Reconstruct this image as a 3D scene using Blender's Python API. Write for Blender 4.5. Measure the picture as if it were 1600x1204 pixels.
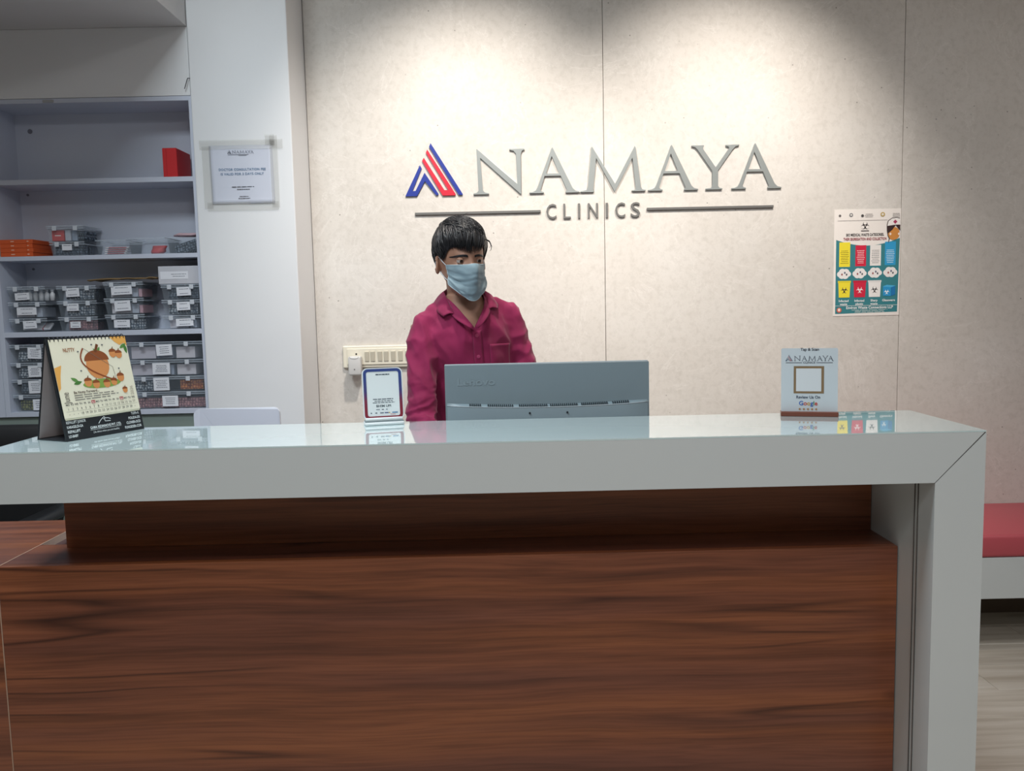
import bpy, bmesh, math, random
import numpy as np
from mathutils import Vector, Matrix, noise
from mathutils.bvhtree import BVHTree

random.seed(7)
scene = bpy.context.scene
C = scene.collection
for o in list(bpy.data.objects):
    bpy.data.objects.remove(o)

# ------------------------------------------------------------------ camera
FPX = 1300.0
_p, _r, _y = math.radians(5.523), math.radians(1.256), math.radians(0.294)
_f = Vector((math.sin(_y) * math.cos(_p), math.cos(_y) * math.cos(_p), -math.sin(_p)))
_rt = Vector((math.cos(_y), -math.sin(_y), 0))
_dn = _f.cross(_rt)
_r2 = math.cos(_r) * _rt + math.sin(_r) * _dn
_d2 = -math.sin(_r) * _rt + math.cos(_r) * _dn
cam_d = bpy.data.cameras.new('camera')
cam_d.sensor_fit = 'HORIZONTAL'
cam_d.sensor_width = 36.0
cam_d.lens = 36.0 * FPX / 1600.0
cam_d.clip_start = 0.05
cam = bpy.data.objects.new('camera', cam_d)
C.objects.link(cam)
cam.matrix_world = Matrix(((_r2.x, -_d2.x, -_f.x, 0), (_r2.y, -_d2.y, -_f.y, 0), (_r2.z, -_d2.z, -_f.z, 1.30), (0, 0, 0, 1)))
scene.camera = cam

# ------------------------------------------------------------------ light
world = bpy.data.worlds.new('world')
scene.world = world
world.use_nodes = True
world.node_tree.nodes['Background'].inputs[0].default_value = (0.75, 0.85, 1.0, 1)
world.node_tree.nodes['Background'].inputs[1].default_value = 0.15
scene.view_settings.view_transform = 'Standard'
scene.view_settings.look = 'None'
scene.view_settings.gamma = 1.0
scene.view_settings.use_curve_mapping = False
scene.view_settings.exposure = 0.28

COOL = (0.86, 0.95, 1.0)
WARM = (1.0, 0.92, 0.84)

def area_light(name, loc, size, power, col, size_y=None, spread=180, rot=(0, 0, 0)):
    d = bpy.data.lights.new(name, 'AREA')
    d.energy = power
    d.color = col
    d.shape = 'RECTANGLE' if size_y else 'SQUARE'
    d.size = size
    if size_y:
        d.size_y = size_y
    d.spread = math.radians(spread)
    o = bpy.data.objects.new(name, d)
    o.location = loc
    o.rotation_euler = rot
    C.objects.link(o)
    return o

def spot_light(name, loc, target, power, col, angle, blend, radius=0.03):
    d = bpy.data.lights.new(name, 'SPOT')
    d.energy = power
    d.color = col
    d.spot_size = math.radians(angle)
    d.spot_blend = blend
    d.shadow_soft_size = radius
    o = bpy.data.objects.new(name, d)
    o.location = loc
    o.rotation_euler = (Vector(target) - Vector(loc)).to_track_quat('-Z', 'Y').to_euler()
    C.objects.link(o)
    return o

# recessed downlights that wash the stone wall, and flat ceiling panels over desk and lobby
spot_light('downlight_right', (0.95, 2.38, 2.83), (0.84, 3.37, 1.52), 120, WARM, 78, 1.0, 0.05)
spot_light('downlight_left', (-0.10, 2.38, 2.83), (-0.14, 3.37, 1.50), 120, WARM, 78, 1.0, 0.05)
area_light('panel_desk', (-0.95, 1.42, 2.84), 0.6, 34, COOL)
area_light('panel_lobby', (0.45, -0.4, 2.84), 0.6, 30, (1.0, 0.98, 0.98))
area_light('panel_bench', (2.2, 1.5, 2.84), 0.5, 10, (1.0, 0.95, 0.93))
area_light('panel_entry', (-0.9, -1.5, 2.84), 0.6, 8, COOL)

# ------------------------------------------------------------------ materials
def lin(c):
    r = []
    for v in c[:3]:
        v = v / 255.0
        r.append(v / 12.92 if v <= 0.04045 else ((v + 0.055) / 1.055) ** 2.4)
    return (r[0], r[1], r[2], 1.0)

M = {}

def mat(name, col, rough=0.5, metal=0.0, spec=0.5, coat=0.0, sheen=0.0, coat_rough=0.03, bump=None):
    if name in M:
        return M[name]
    m = bpy.data.materials.new(name)
    m.use_nodes = True
    b = m.node_tree.nodes['Principled BSDF']
    b.inputs['Base Color'].default_value = lin(col)
    b.inputs['Roughness'].default_value = rough
    b.inputs['Metallic'].default_value = metal
    b.inputs['Specular IOR Level'].default_value = spec
    b.inputs['Coat Weight'].default_value = coat
    b.inputs['Coat Roughness'].default_value = coat_rough
    b.inputs['Sheen Weight'].default_value = sheen
    if bump:
        nt = m.node_tree
        tc = nt.nodes.new('ShaderNodeTexCoord')
        n = nt.nodes.new('ShaderNodeTexNoise')
        n.inputs['Scale'].default_value = bump[0]
        n.inputs['Detail'].default_value = 4
        bp = nt.nodes.new('ShaderNodeBump')
        bp.inputs['Strength'].default_value = bump[1]
        bp.inputs['Distance'].default_value = bump[2]
        nt.links.new(tc.outputs['Object'], n.inputs['Vector'])
        nt.links.new(n.outputs['Fac'], bp.inputs['Height'])
        nt.links.new(bp.outputs['Normal'], b.inputs['Normal'])
    M[name] = m
    return m

def ink(col):
    return mat('ink_%02x%02x%02x' % tuple(int(v) for v in col), col, 0.6, spec=0.2)

def ramp(nt, stops):
    r = nt.nodes.new('ShaderNodeValToRGB')
    e = r.color_ramp.elements
    e[0].position, e[0].color = stops[0][0], lin(stops[0][1])
    e[1].position, e[1].color = stops[-1][0], lin(stops[-1][1])
    for p, c in stops[1:-1]:
        k = e.new(p)
        k.color = lin(c)
    return r

def math_node(nt, op, a, b=None):
    n = nt.nodes.new('ShaderNodeMath')
    n.operation = op
    for i, v in enumerate((a, b)):
        if v is None:
            continue
        if isinstance(v, (int, float)):
            n.inputs[i].default_value = v
        else:
            nt.links.new(v, n.inputs[i])
    return n.outputs[0]

def mix_col(nt, fac, a, b, mode='MIX'):
    n = nt.nodes.new('ShaderNodeMix')
    n.data_type = 'RGBA'
    n.blend_type = mode
    for idx, v in ((0, fac), (6, a), (7, b)):
        if isinstance(v, (int, float)):
            n.inputs[idx].default_value = v
        elif isinstance(v, tuple):
            n.inputs[idx].default_value = v
        else:
            nt.links.new(v, n.inputs[idx])
    return n.outputs[2]

def tex(nt, kind, vec, scale, **kw):
    n = nt.nodes.new(kind)
    n.inputs['Scale'].default_value = scale
    for k, v in kw.items():
        n.inputs[k].default_value = v
    nt.links.new(vec, n.inputs['Vector'])
    return n

def mapped(nt, scale, loc=(0, 0, 0)):
    tc = nt.nodes.new('ShaderNodeTexCoord')
    mp = nt.nodes.new('ShaderNodeMapping')
    mp.inputs['Scale'].default_value = scale
    mp.inputs['Location'].default_value = loc
    nt.links.new(tc.outputs['Object'], mp.inputs['Vector'])
    return mp.outputs[0]

def wood_mat(name, loc=(0, 0, 0), gain=1.0):
    m = bpy.data.materials.new(name)
    m.use_nodes = True
    nt = m.node_tree
    b = nt.nodes['Principled BSDF']
    v0 = mapped(nt, (1, 1, 1), loc)
    warp = tex(nt, 'ShaderNodeTexNoise', mapped(nt, (0.9, 1, 2.0), loc), 1.5, Detail=2.0)
    wv = nt.nodes.new('ShaderNodeVectorMath')
    wv.operation = 'MULTIPLY_ADD'
    nt.links.new(warp.outputs['Color'], wv.inputs[0])
    wv.inputs[1].default_value = (0.0, 0.03, 0.045)
    nt.links.new(v0, wv.inputs[2])
    def sc(v, s):
        n = nt.nodes.new('ShaderNodeVectorMath')
        n.operation = 'MULTIPLY'
        nt.links.new(v, n.inputs[0])
        n.inputs[1].default_value = s
        return n.outputs[0]
    wp = wv.outputs[0]
    bands = tex(nt, 'ShaderNodeTexNoise', sc(wp, (0.30, 7.5, 7.5)), 1.0, Detail=2.0, Roughness=0.45)
    base = ramp(nt, [(0.32, (112, 68, 55)), (0.43, (130, 78, 58)), (0.50, (146, 87, 59)), (0.57, (158, 95, 60)), (0.68, (126, 76, 58))])
    nt.links.new(bands.outputs['Fac'], base.inputs[0])
    grain = tex(nt, 'ShaderNodeTexNoise', sc(wp, (1.0, 42, 42)), 1.0, Detail=4.0, Roughness=0.6)
    gr = ramp(nt, [(0.32, (176, 166, 160)), (0.52, (236, 232, 230)), (0.70, (255, 255, 255))])
    nt.links.new(grain.outputs['Fac'], gr.inputs[0])
    c = mix_col(nt, 0.8, base.outputs[0], gr.outputs[0], 'MULTIPLY')
    fine = tex(nt, 'ShaderNodeTexNoise', sc(wp, (6, 240, 240)), 1.0, Detail=2.0)
    fr = ramp(nt, [(0.36, (196, 190, 186)), (0.58, (255, 255, 255))])
    nt.links.new(fine.outputs['Fac'], fr.inputs[0])
    c = mix_col(nt, 0.45, c, fr.outputs[0], 'MULTIPLY')
    # dark growth lines, here and there
    msk = tex(nt, 'ShaderNodeTexNoise', sc(v0, (1.5, 5, 5)), 1.0, Detail=1.0)
    mr = ramp(nt, [(0.48, (0, 0, 0)), (0.62, (255, 255, 255))])
    nt.links.new(msk.outputs['Fac'], mr.inputs[0])
    ln = tex(nt, 'ShaderNodeTexNoise', sc(wp, (0.55, 13, 13)), 1.0, Detail=1.5)
    lr = ramp(nt, [(0.468, (255, 255, 255)), (0.492, (138, 122, 116)), (0.516, (255, 255, 255))])
    nt.links.new(ln.outputs['Fac'], lr.inputs[0])
    c = mix_col(nt, mr.outputs[0], c, mix_col(nt, 0.85, c, lr.outputs[0], 'MULTIPLY'))
    # knots
    vor = tex(nt, 'ShaderNodeTexVoronoi', sc(wp, (2.3, 6.0, 6.0)), 1.0)
    kr = ramp(nt, [(0.015, (70, 52, 46)), (0.05, (120, 100, 92)), (0.14, (255, 255, 255))])
    nt.links.new(vor.outputs['Distance'], kr.inputs[0])
    km = ramp(nt, [(0.50, (0, 0, 0)), (0.56, (255, 255, 255))])
    kn_ = tex(nt, 'ShaderNodeTexNoise', sc(v0, (1.0, 2.5, 2.5)), 1.0, Detail=0.0)
    nt.links.new(kn_.outputs['Fac'], km.inputs[0])
    c = mix_col(nt, km.outputs[0], c, mix_col(nt, 0.9, c, kr.outputs[0], 'MULTIPLY'))
    c = mix_col(nt, 1.0, c, (gain, gain, gain, 1), 'MULTIPLY')
    nt.links.new(c, b.inputs['Base Color'])
    b.inputs['Roughness'].default_value = 0.34
    b.inputs['Specular IOR Level'].default_value = 0.5
    M[name] = m
    return m

def stone_mat(name):
    m = bpy.data.materials.new(name)
    m.use_nodes = True
    nt = m.node_tree
    b = nt.nodes['Principled BSDF']
    v = mapped(nt, (1, 1, 1))
    n1 = tex(nt, 'ShaderNodeTexNoise', v, 2.2, Detail=6.0, Roughness=0.6)
    n2 = tex(nt, 'ShaderNodeTexNoise', v, 38.0, Detail=5.0, Roughness=0.7)
    base = ramp(nt, [(0.3, (208, 203, 196)), (0.5, (214, 209, 202)), (0.7, (219, 215, 209))])
    nt.links.new(n1.outputs['Fac'], base.inputs[0])
    n2r = ramp(nt, [(0.3, (232, 231, 229)), (0.55, (255, 255, 255)), (0.75, (246, 246, 245))])
    nt.links.new(n2.outputs['Fac'], n2r.inputs[0])
    c = mix_col(nt, 0.6, base.outputs[0], n2r.outputs[0], 'MULTIPLY')
    # pits
    vo = tex(nt, 'ShaderNodeTexVoronoi', v, 24.0)
    pr = ramp(nt, [(0.035, (120, 115, 110)), (0.085, (255, 255, 255))])
    nt.links.new(vo.outputs['Distance'], pr.inputs[0])
    pm = tex(nt, 'ShaderNodeTexNoise', v, 7.0, Detail=2.0)
    pmr = ramp(nt, [(0.52, (0, 0, 0)), (0.62, (255, 255, 255))])
    nt.links.new(pm.outputs['Fac'], pmr.inputs[0])
    c = mix_col(nt, pmr.outputs[0], c, mix_col(nt, 0.75, c, pr.outputs[0], 'MULTIPLY'))
    # pale veins
    mus = tex(nt, 'ShaderNodeTexNoise', v, 3.0, Detail=8.0, Roughness=0.6, Distortion=1.2)
    vr = ramp(nt, [(0.492, (0, 0, 0)), (0.5, (255, 255, 255)), (0.508, (0, 0, 0))])
    nt.links.new(mus.outputs['Fac'], vr.inputs[0])
    c = mix_col(nt, math_node(nt, 'MULTIPLY', vr.outputs[0], 0.35), c, lin((235, 231, 226)))
    nt.links.new(c, b.inputs['Base Color'])
    b.inputs['Roughness'].default_value = 0.62
    b.inputs['Specular IOR Level'].default_value = 0.3
    bp = nt.nodes.new('ShaderNodeBump')
    bp.inputs['Strength'].default_value = 0.25
    bp.inputs['Distance'].default_value = 0.002
    nt.links.new(n2.outputs['Fac'], bp.inputs['Height'])
    nt.links.new(bp.outputs['Normal'], b.inputs['Normal'])
    M[name] = m
    return m

def plank_mat(name):
    m = bpy.data.materials.new(name)
    m.use_nodes = True
    nt = m.node_tree
    b = nt.nodes['Principled BSDF']
    oi = nt.nodes.new('ShaderNodeObjectInfo')
    tc = nt.nodes.new('ShaderNodeTexCoord')
    ad = nt.nodes.new('ShaderNodeVectorMath')
    ad.operation = 'MULTIPLY_ADD'
    nt.links.new(oi.outputs['Location'], ad.inputs[0])
    ad.inputs[1].default_value = (3.1, 5.7, 1.0)
    nt.links.new(tc.outputs['Object'], ad.inputs[2])
    mp = nt.nodes.new('ShaderNodeMapping')
    mp.inputs['Scale'].default_value = (1.3, 22, 22)
    nt.links.new(ad.outputs[0], mp.inputs['Vector'])
    n = tex(nt, 'ShaderNodeTexNoise', mp.outputs[0], 1.0, Detail=5.0, Roughness=0.6, Distortion=0.6)
    r = ramp(nt, [(0.3, (176, 165, 150)), (0.5, (200, 191, 178)), (0.7, (213, 206, 195))])
    nt.links.new(n.outputs['Fac'], r.inputs[0])
    rv = math_node(nt, 'MULTIPLY_ADD', oi.outputs['Random'], 0.12)
    rv.node.inputs[2].default_value = 0.88
    c = mix_col(nt, 1.0, r.outputs[0], (1, 1, 1, 1), 'MULTIPLY')
    hs = nt.nodes.new('ShaderNodeHueSaturation')
    nt.links.new(c, hs.inputs['Color'])
    nt.links.new(rv, hs.inputs['Value'])
    nt.links.new(hs.outputs[0], b.inputs['Base Color'])
    b.inputs['Roughness'].default_value = 0.45
    M[name] = m
    return m

def clear_mat(name, col=(225, 232, 238), alpha=0.28, rough=0.12):
    m = bpy.data.materials.new(name)
    m.use_nodes = True
    nt = m.node_tree
    b = nt.nodes['Principled BSDF']
    b.inputs['Base Color'].default_value = lin(col)
    b.inputs['Roughness'].default_value = rough
    b.inputs['Alpha'].default_value = alpha
    M[name] = m
    return m

def foil_mat(name, c1, c2):
    m = bpy.data.materials.new(name)
    m.use_nodes = True
    nt = m.node_tree
    b = nt.nodes['Principled BSDF']
    v = mapped(nt, (1, 1, 1))
    vo = tex(nt, 'ShaderNodeTexVoronoi', v, 95.0, Randomness=0.35)
    r = ramp(nt, [(0.25, c1), (0.5, c2)])
    nt.links.new(vo.outputs['Distance'], r.inputs[0])
    nt.links.new(r.outputs[0], b.inputs['Base Color'])
    b.inputs['Roughness'].default_value = 0.35
    b.inputs['Metallic'].default_value = 0.3
    M[name] = m
    return m

def grad_mat(name, stops, z0, z1, rough=0.35):
    m = bpy.data.materials.new(name)
    m.use_nodes = True
    nt = m.node_tree
    b = nt.nodes['Principled BSDF']
    tc = nt.nodes.new('ShaderNodeTexCoord')
    sx = nt.nodes.new('ShaderNodeSeparateXYZ')
    nt.links.new(tc.outputs['Object'], sx.inputs[0])
    mr = nt.nodes.new('ShaderNodeMapRange')
    mr.inputs[1].default_value = z0
    mr.inputs[2].default_value = z1
    nt.links.new(sx.outputs[2], mr.inputs[0])
    r = ramp(nt, stops)
    nt.links.new(mr.outputs[0], r.inputs[0])
    nt.links.new(r.outputs[0], b.inputs['Base Color'])
    b.inputs['Roughness'].default_value = rough
    M[name] = m
    return m

def cloth_mat(name, col, col2, scale=420):
    m = bpy.data.materials.new(name)
    m.use_nodes = True
    nt = m.node_tree
    b = nt.nodes['Principled BSDF']
    v = mapped(nt, (1, 1, 1))
    n = tex(nt, 'ShaderNodeTexNoise', v, 14.0, Detail=3.0)
    r = ramp(nt, [(0.35, col2), (0.65, col)])
    nt.links.new(n.outputs['Fac'], r.inputs[0])
    nt.links.new(r.outputs[0], b.inputs['Base Color'])
    b.inputs['Roughness'].default_value = 0.75
    b.inputs['Sheen Weight'].default_value = 0.15
    b.inputs['Specular IOR Level'].default_value = 0.25
    w = tex(nt, 'ShaderNodeTexNoise', v, scale, Detail=1.0)
    bp = nt.nodes.new('ShaderNodeBump')
    bp.inputs['Strength'].default_value = 0.15
    bp.inputs['Distance'].default_value = 0.001
    nt.links.new(w.outputs['Fac'], bp.inputs['Height'])
    nt.links.new(bp.outputs['Normal'], b.inputs['Normal'])
    M[name] = m
    return m

WHITE_PAINT = mat('white_paint', (226, 228, 230), 0.6, bump=(60, 0.08, 0.002))
CEIL = mat('ceiling_paint', (205, 204, 204), 0.7)
GREEN_GREY = mat('grey_green_paint', (128, 142, 136), 0.6)
LOBBY = mat('lobby_paint', (132, 127, 122), 0.7)
LAM = mat('white_gloss_laminate', (208, 215, 216), 0.16, coat=0.5)
LAM_TOP = mat('white_back_painted_glass', (212, 232, 234), 0.05, coat=1.0, coat_rough=0.01)
LAM_CAB = mat('white_cabinet_laminate', (196, 203, 218), 0.5)
SEAM = mat('dark_joint', (84, 80, 77), 0.8)
SEAM_PALE = mat('pale_joint', (176, 148, 128), 0.7)
WOOD = wood_mat('walnut_laminate')
WOOD2 = wood_mat('walnut_laminate_upper', (3.3, 1.0, 2.7))
WOOD3 = wood_mat('walnut_laminate_side', (7.7, 2.0, 5.1))
STONE = stone_mat('cement_board')
PLANK = plank_mat('pale_oak_vinyl')
CLEAR = clear_mat('clear_plastic', (200, 214, 228), 0.07, 0.08)
CLEAR_RIM = clear_mat('clear_plastic_rim', (205, 216, 228), 0.34, 0.15)
CLIP = clear_mat('frosted_clip', (222, 228, 236), 0.75, 0.3)
TAPE = clear_mat('clear_tape', (206, 206, 200), 0.16, 0.3)
PAPER = mat('label_paper', (226, 229, 236), 0.7)
FOIL = foil_mat('foil_silver', (190, 198, 206), (52, 66, 82))
FOIL_DARK = foil_mat('foil_dark', (120, 132, 146), (36, 48, 62))
FOIL_ORANGE = foil_mat('foil_orange', (232, 160, 92), (160, 84, 44))
FOIL_OLIVE = foil_mat('foil_olive', (170, 170, 96), (74, 76, 48))
FOIL_PINK = foil_mat('foil_pink', (196, 150, 150), (120, 84, 90))

# ------------------------------------------------------------------ mesh helpers
WM = {}

def empty(name, loc=(0, 0, 0), rotz=0.0):
    o = bpy.data.objects.new(name, None)
    o.empty_display_size = 0.05
    o.location = loc
    o.rotation_euler = (0, 0, rotz)
    C.objects.link(o)
    WM[o.name] = Matrix.Translation(Vector(loc)) @ Matrix.Rotation(rotz, 4, 'Z')
    return o

def tag(o, label=None, cat=None, group=None, kind=None):
    for k, v in (('label', label), ('category', cat), ('group', group), ('kind', kind)):
        if v:
            o[k] = v
    return o

def thing(name, label, cat, loc=(0, 0, 0), rotz=0.0, group=None):
    return tag(empty(name, loc, rotz), label, cat, group)

def link_mesh(name, me, parent=None):
    o = bpy.data.objects.new(name, me)
    C.objects.link(o)
    if parent is not None:
        o.parent = parent
        WM[o.name] = WM[parent.name]
    else:
        WM[o.name] = Matrix()
    return o

def done(name, bm, mats, parent=None, local=False, smooth=False, origin=False, angle=None):
    """bmesh in world coordinates (or the parent's own when local) -> one mesh object"""
    if parent is not None and not local:
        bm.transform(WM[parent.name].inverted())
    off = None
    if origin and parent is None:
        xs = [v.co.x for v in bm.verts]; ys = [v.co.y for v in bm.verts]; zs = [v.co.z for v in bm.verts]
        off = Vector(((min(xs) + max(xs)) / 2, (min(ys) + max(ys)) / 2, min(zs)))
        bm.transform(Matrix.Translation(-off))
    me = bpy.data.meshes.new(name)
    if smooth:
        for f in bm.faces:
            f.smooth = True
    if angle is not None:
        for f in bm.faces:
            f.smooth = True
        for e in bm.edges:
            if len(e.link_faces) == 2 and e.calc_face_angle(0) > math.radians(angle):
                e.smooth = False
    bm.to_mesh(me)
    bm.free()
    for m in (mats if isinstance(mats, (list, tuple)) else [mats]):
        me.materials.append(m)
    o = link_mesh(name, me, parent)
    if off is not None:
        o.location = off
        WM[o.name] = Matrix.Translation(off)
    return o

def new():
    return bmesh.new()

def add_box(bm, x0, x1, y0, y1, z0, z1, bevel=0.0, seg=2, mi=0, mtx=None):
    vs = [bm.verts.new(p) for p in ((x0, y0, z0), (x1, y0, z0), (x1, y1, z0), (x0, y1, z0), (x0, y0, z1), (x1, y0, z1), (x1, y1, z1), (x0, y1, z1))]
    fs = [bm.faces.new([vs[i] for i in q]) for q in ((3, 2, 1, 0), (4, 5, 6, 7), (0, 1, 5, 4), (1, 2, 6, 5), (2, 3, 7, 6), (3, 0, 4, 7))]
    for f in fs:
        f.material_index = mi
    geo = vs
    if bevel > 0:
        es = list({e for f in fs for e in f.edges})
        r = bmesh.ops.bevel(bm, geom=es, offset=bevel, segments=seg, profile=0.5, affect='EDGES')
        geo = list({v for f in r['faces'] for v in f.verts} | {v for v in vs if v.is_valid})
    if mtx is not None:
        bmesh.ops.transform(bm, matrix=mtx, verts=[v for v in geo if v.is_valid])
    return bm

def box(name, x0, x1, y0, y1, z0, z1, m, parent=None, bevel=0.0, seg=2, mtx=None, local=False, origin=False):
    bm = add_box(new(), x0, x1, y0, y1, z0, z1, bevel, seg, mtx=mtx)
    return done(name, bm, m, parent, local=local, origin=origin)

def struct(o):
    o['kind'] = 'structure'
    return o

def add_prism(bm, pts, axis, a0, a1, mi=0):
    """polygon pts (2D) extruded along axis 'x' | 'y' | 'z' """
    def P(p, a):
        return {'x': (a, p[0], p[1]), 'y': (p[0], a, p[1]), 'z': (p[0], p[1], a)}[axis]
    A = [bm.verts.new(P(p, a0)) for p in pts]
    B = [bm.verts.new(P(p, a1)) for p in pts]
    fs = [bm.faces.new(A), bm.faces.new(B[::-1])]
    n = len(pts)
    for i in range(n):
        fs.append(bm.faces.new((A[i], B[i], B[(i + 1) % n], A[(i + 1) % n])))
    for f in fs:
        f.material_index = mi
    bmesh.ops.recalc_face_normals(bm, faces=fs)
    return fs

def frames(pts):
    ts = []
    for i in range(len(pts)):
        a = pts[max(i - 1, 0)]
        b = pts[min(i + 1, len(pts) - 1)]
        ts.append((b - a).normalized())
    n = ts[0].orthogonal().normalized()
    out = []
    for t in ts:
        n = (n - t * n.dot(t))
        n = n.normalized() if n.length > 1e-6 else t.orthogonal().normalized()
        out.append((t, n, t.cross(n)))
    return out

def add_tube(bm, pts, rad, seg=8, mi=0, caps=True, flat=1.0, up=None):
    pts = [Vector(p) for p in pts]
    if not isinstance(rad, (list, tuple)):
        rad = [rad] * len(pts)
    fr = frames(pts)
    rings = []
    for p, r, (t, n, b) in zip(pts, rad, fr):
        if up is not None:
            b2 = t.cross(up)
            if b2.length > 1e-5:
                b = b2.normalized()
                n = b.cross(t)
        rings.append([bm.verts.new(p + n * math.cos(2 * math.pi * k / seg) * r * flat + b * math.sin(2 * math.pi * k / seg) * r) for k in range(seg)])
    fs = []
    for A, B in zip(rings, rings[1:]):
        for k in range(seg):
            fs.append(bm.faces.new((A[k], A[(k + 1) % seg], B[(k + 1) % seg], B[k])))
    if caps:
        fs.append(bm.faces.new(rings[0][::-1]))
        fs.append(bm.faces.new(rings[-1]))
    for f in fs:
        f.material_index = mi
    return fs

def add_loft(bm, rings, seg=28, power=2.0):
    """rings: (centre, half axis u, half axis v) -> closed skin"""
    R = []
    for c, u, v in rings:
        c, u, v = Vector(c), Vector(u), Vector(v)
        ring = []
        for k in range(seg):
            a = 2 * math.pi * k / seg
            ca, sa = math.cos(a), math.sin(a)
            s = (abs(ca) ** power + abs(sa) ** power) ** (-1.0 / power)
            ring.append(bm.verts.new(c + u * ca * s + v * sa * s))
        R.append(ring)
    fs = []
    for A, B in zip(R, R[1:]):
        for k in range(seg):
            fs.append(bm.faces.new((A[k], A[(k + 1) % seg], B[(k + 1) % seg], B[k])))
    fs.append(bm.faces.new(R[0][::-1]))
    fs.append(bm.faces.new(R[-1]))
    bmesh.ops.recalc_face_normals(bm, faces=fs)
    return fs

def add_sphere(bm, c, r, seg=16, rings=10, mi=0, scale=(1, 1, 1)):
    mt = Matrix.Translation(Vector(c)) @ Matrix.Diagonal((r * scale[0], r * scale[1], r * scale[2], 1))
    q = bmesh.ops.create_uvsphere(bm, u_segments=seg, v_segments=rings, radius=1.0, matrix=mt)
    for v in q['verts']:
        for f in v.link_faces:
            f.material_index = mi
    return q['verts']

def add_cyl(bm, p0, p1, r, seg=20, mi=0):
    return add_tube(bm, [p0, p1], r, seg, mi)

def eval_mesh(ob):
    bpy.context.view_layer.update()
    dg = bpy.context.evaluated_depsgraph_get()
    me = bpy.data.meshes.new_from_object(ob.evaluated_get(dg))
    return me

def remesh(bm, voxel, smooth_iter=4, factor=0.5):
    me = bpy.data.meshes.new('tmp')
    bm.to_mesh(me)
    bm.free()
    ob = bpy.data.objects.new('tmp', me)
    C.objects.link(ob)
    m = ob.modifiers.new('r', 'REMESH')
    m.mode = 'VOXEL'
    m.voxel_size = voxel
    if smooth_iter:
        s = ob.modifiers.new('s', 'SMOOTH')
        s.iterations = smooth_iter
        s.factor = factor
    out = eval_mesh(ob)
    bpy.data.objects.remove(ob)
    bpy.data.meshes.remove(me)
    return out

def solidify_mesh(bm, t, offset=-1.0, sub=0):
    me = bpy.data.meshes.new('tmp')
    bm.to_mesh(me)
    bm.free()
    ob = bpy.data.objects.new('tmp', me)
    C.objects.link(ob)
    if sub:
        u = ob.modifiers.new('u', 'SUBSURF')
        u.levels = sub
        u.render_levels = sub
    m = ob.modifiers.new('m', 'SOLIDIFY')
    m.thickness = t
    m.offset = offset
    out = eval_mesh(ob)
    bpy.data.objects.remove(ob)
    bpy.data.meshes.remove(me)
    return out

def mesh_obj(name, me, m, parent, smooth=True):
    """world-space mesh -> child object"""
    if parent is not None:
        me.transform(WM[parent.name].inverted())
    if smooth:
        me.polygons.foreach_set('use_smooth', [True] * len(me.polygons))
    me.materials.clear()
    for q in (m if isinstance(m, (list, tuple)) else [m]):
        me.materials.append(q)
    me.update()
    o = link_mesh(name, me, parent)
    me.name = name
    return o

# ------------------------------------------------------------------ lettering (default font outlines -> flat faces)
GLYPH = {}

def load_glyphs(chars):
    obs = []
    for bold in (0, 1):
        for ch in chars:
            for s in (ch, ch + ch):
                cu = bpy.data.curves.new('g', 'FONT')
                cu.body = s
                cu.size = 1.0
                cu.resolution_u = 3
                cu.offset = 0.022 if bold else 0.0
                ob = bpy.data.objects.new('g', cu)
                C.objects.link(ob)
                obs.append((bold, ch, len(s), ob))
    bpy.context.view_layer.update()
    dg = bpy.context.evaluated_depsgraph_get()
    wid = {}
    for bold, ch, n, ob in obs:
        me = bpy.data.meshes.new_from_object(ob.evaluated_get(dg))
        xs = [v.co.x for v in me.vertices] or [0, 0.25]
        wid[(bold, ch, n)] = (min(xs), max(xs))
        if n == 1:
            GLYPH[(bold, ch)] = [[(v.co.x, v.co.y) for v in me.vertices], [tuple(p.vertices) for p in me.polygons], 0.0]
        bpy.data.meshes.remove(me)
    for bold, ch, n, ob in obs:
        if n == 1:
            GLYPH[(bold, ch)][2] = wid[(bold, ch, 2)][1] - wid[(bold, ch, 1)][1]
        cu = ob.data
        bpy.data.objects.remove(ob)
        bpy.data.curves.remove(cu)
    for bold in (0, 1):
        GLYPH[(bold, ' ')] = [[], [], 0.28]

load_glyphs('ABCDEFGHIJKLMNOPQRSTUVWXYZabcdefghijklmnopqrstuvwxyz0123456789&.,-+:/!')

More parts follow.
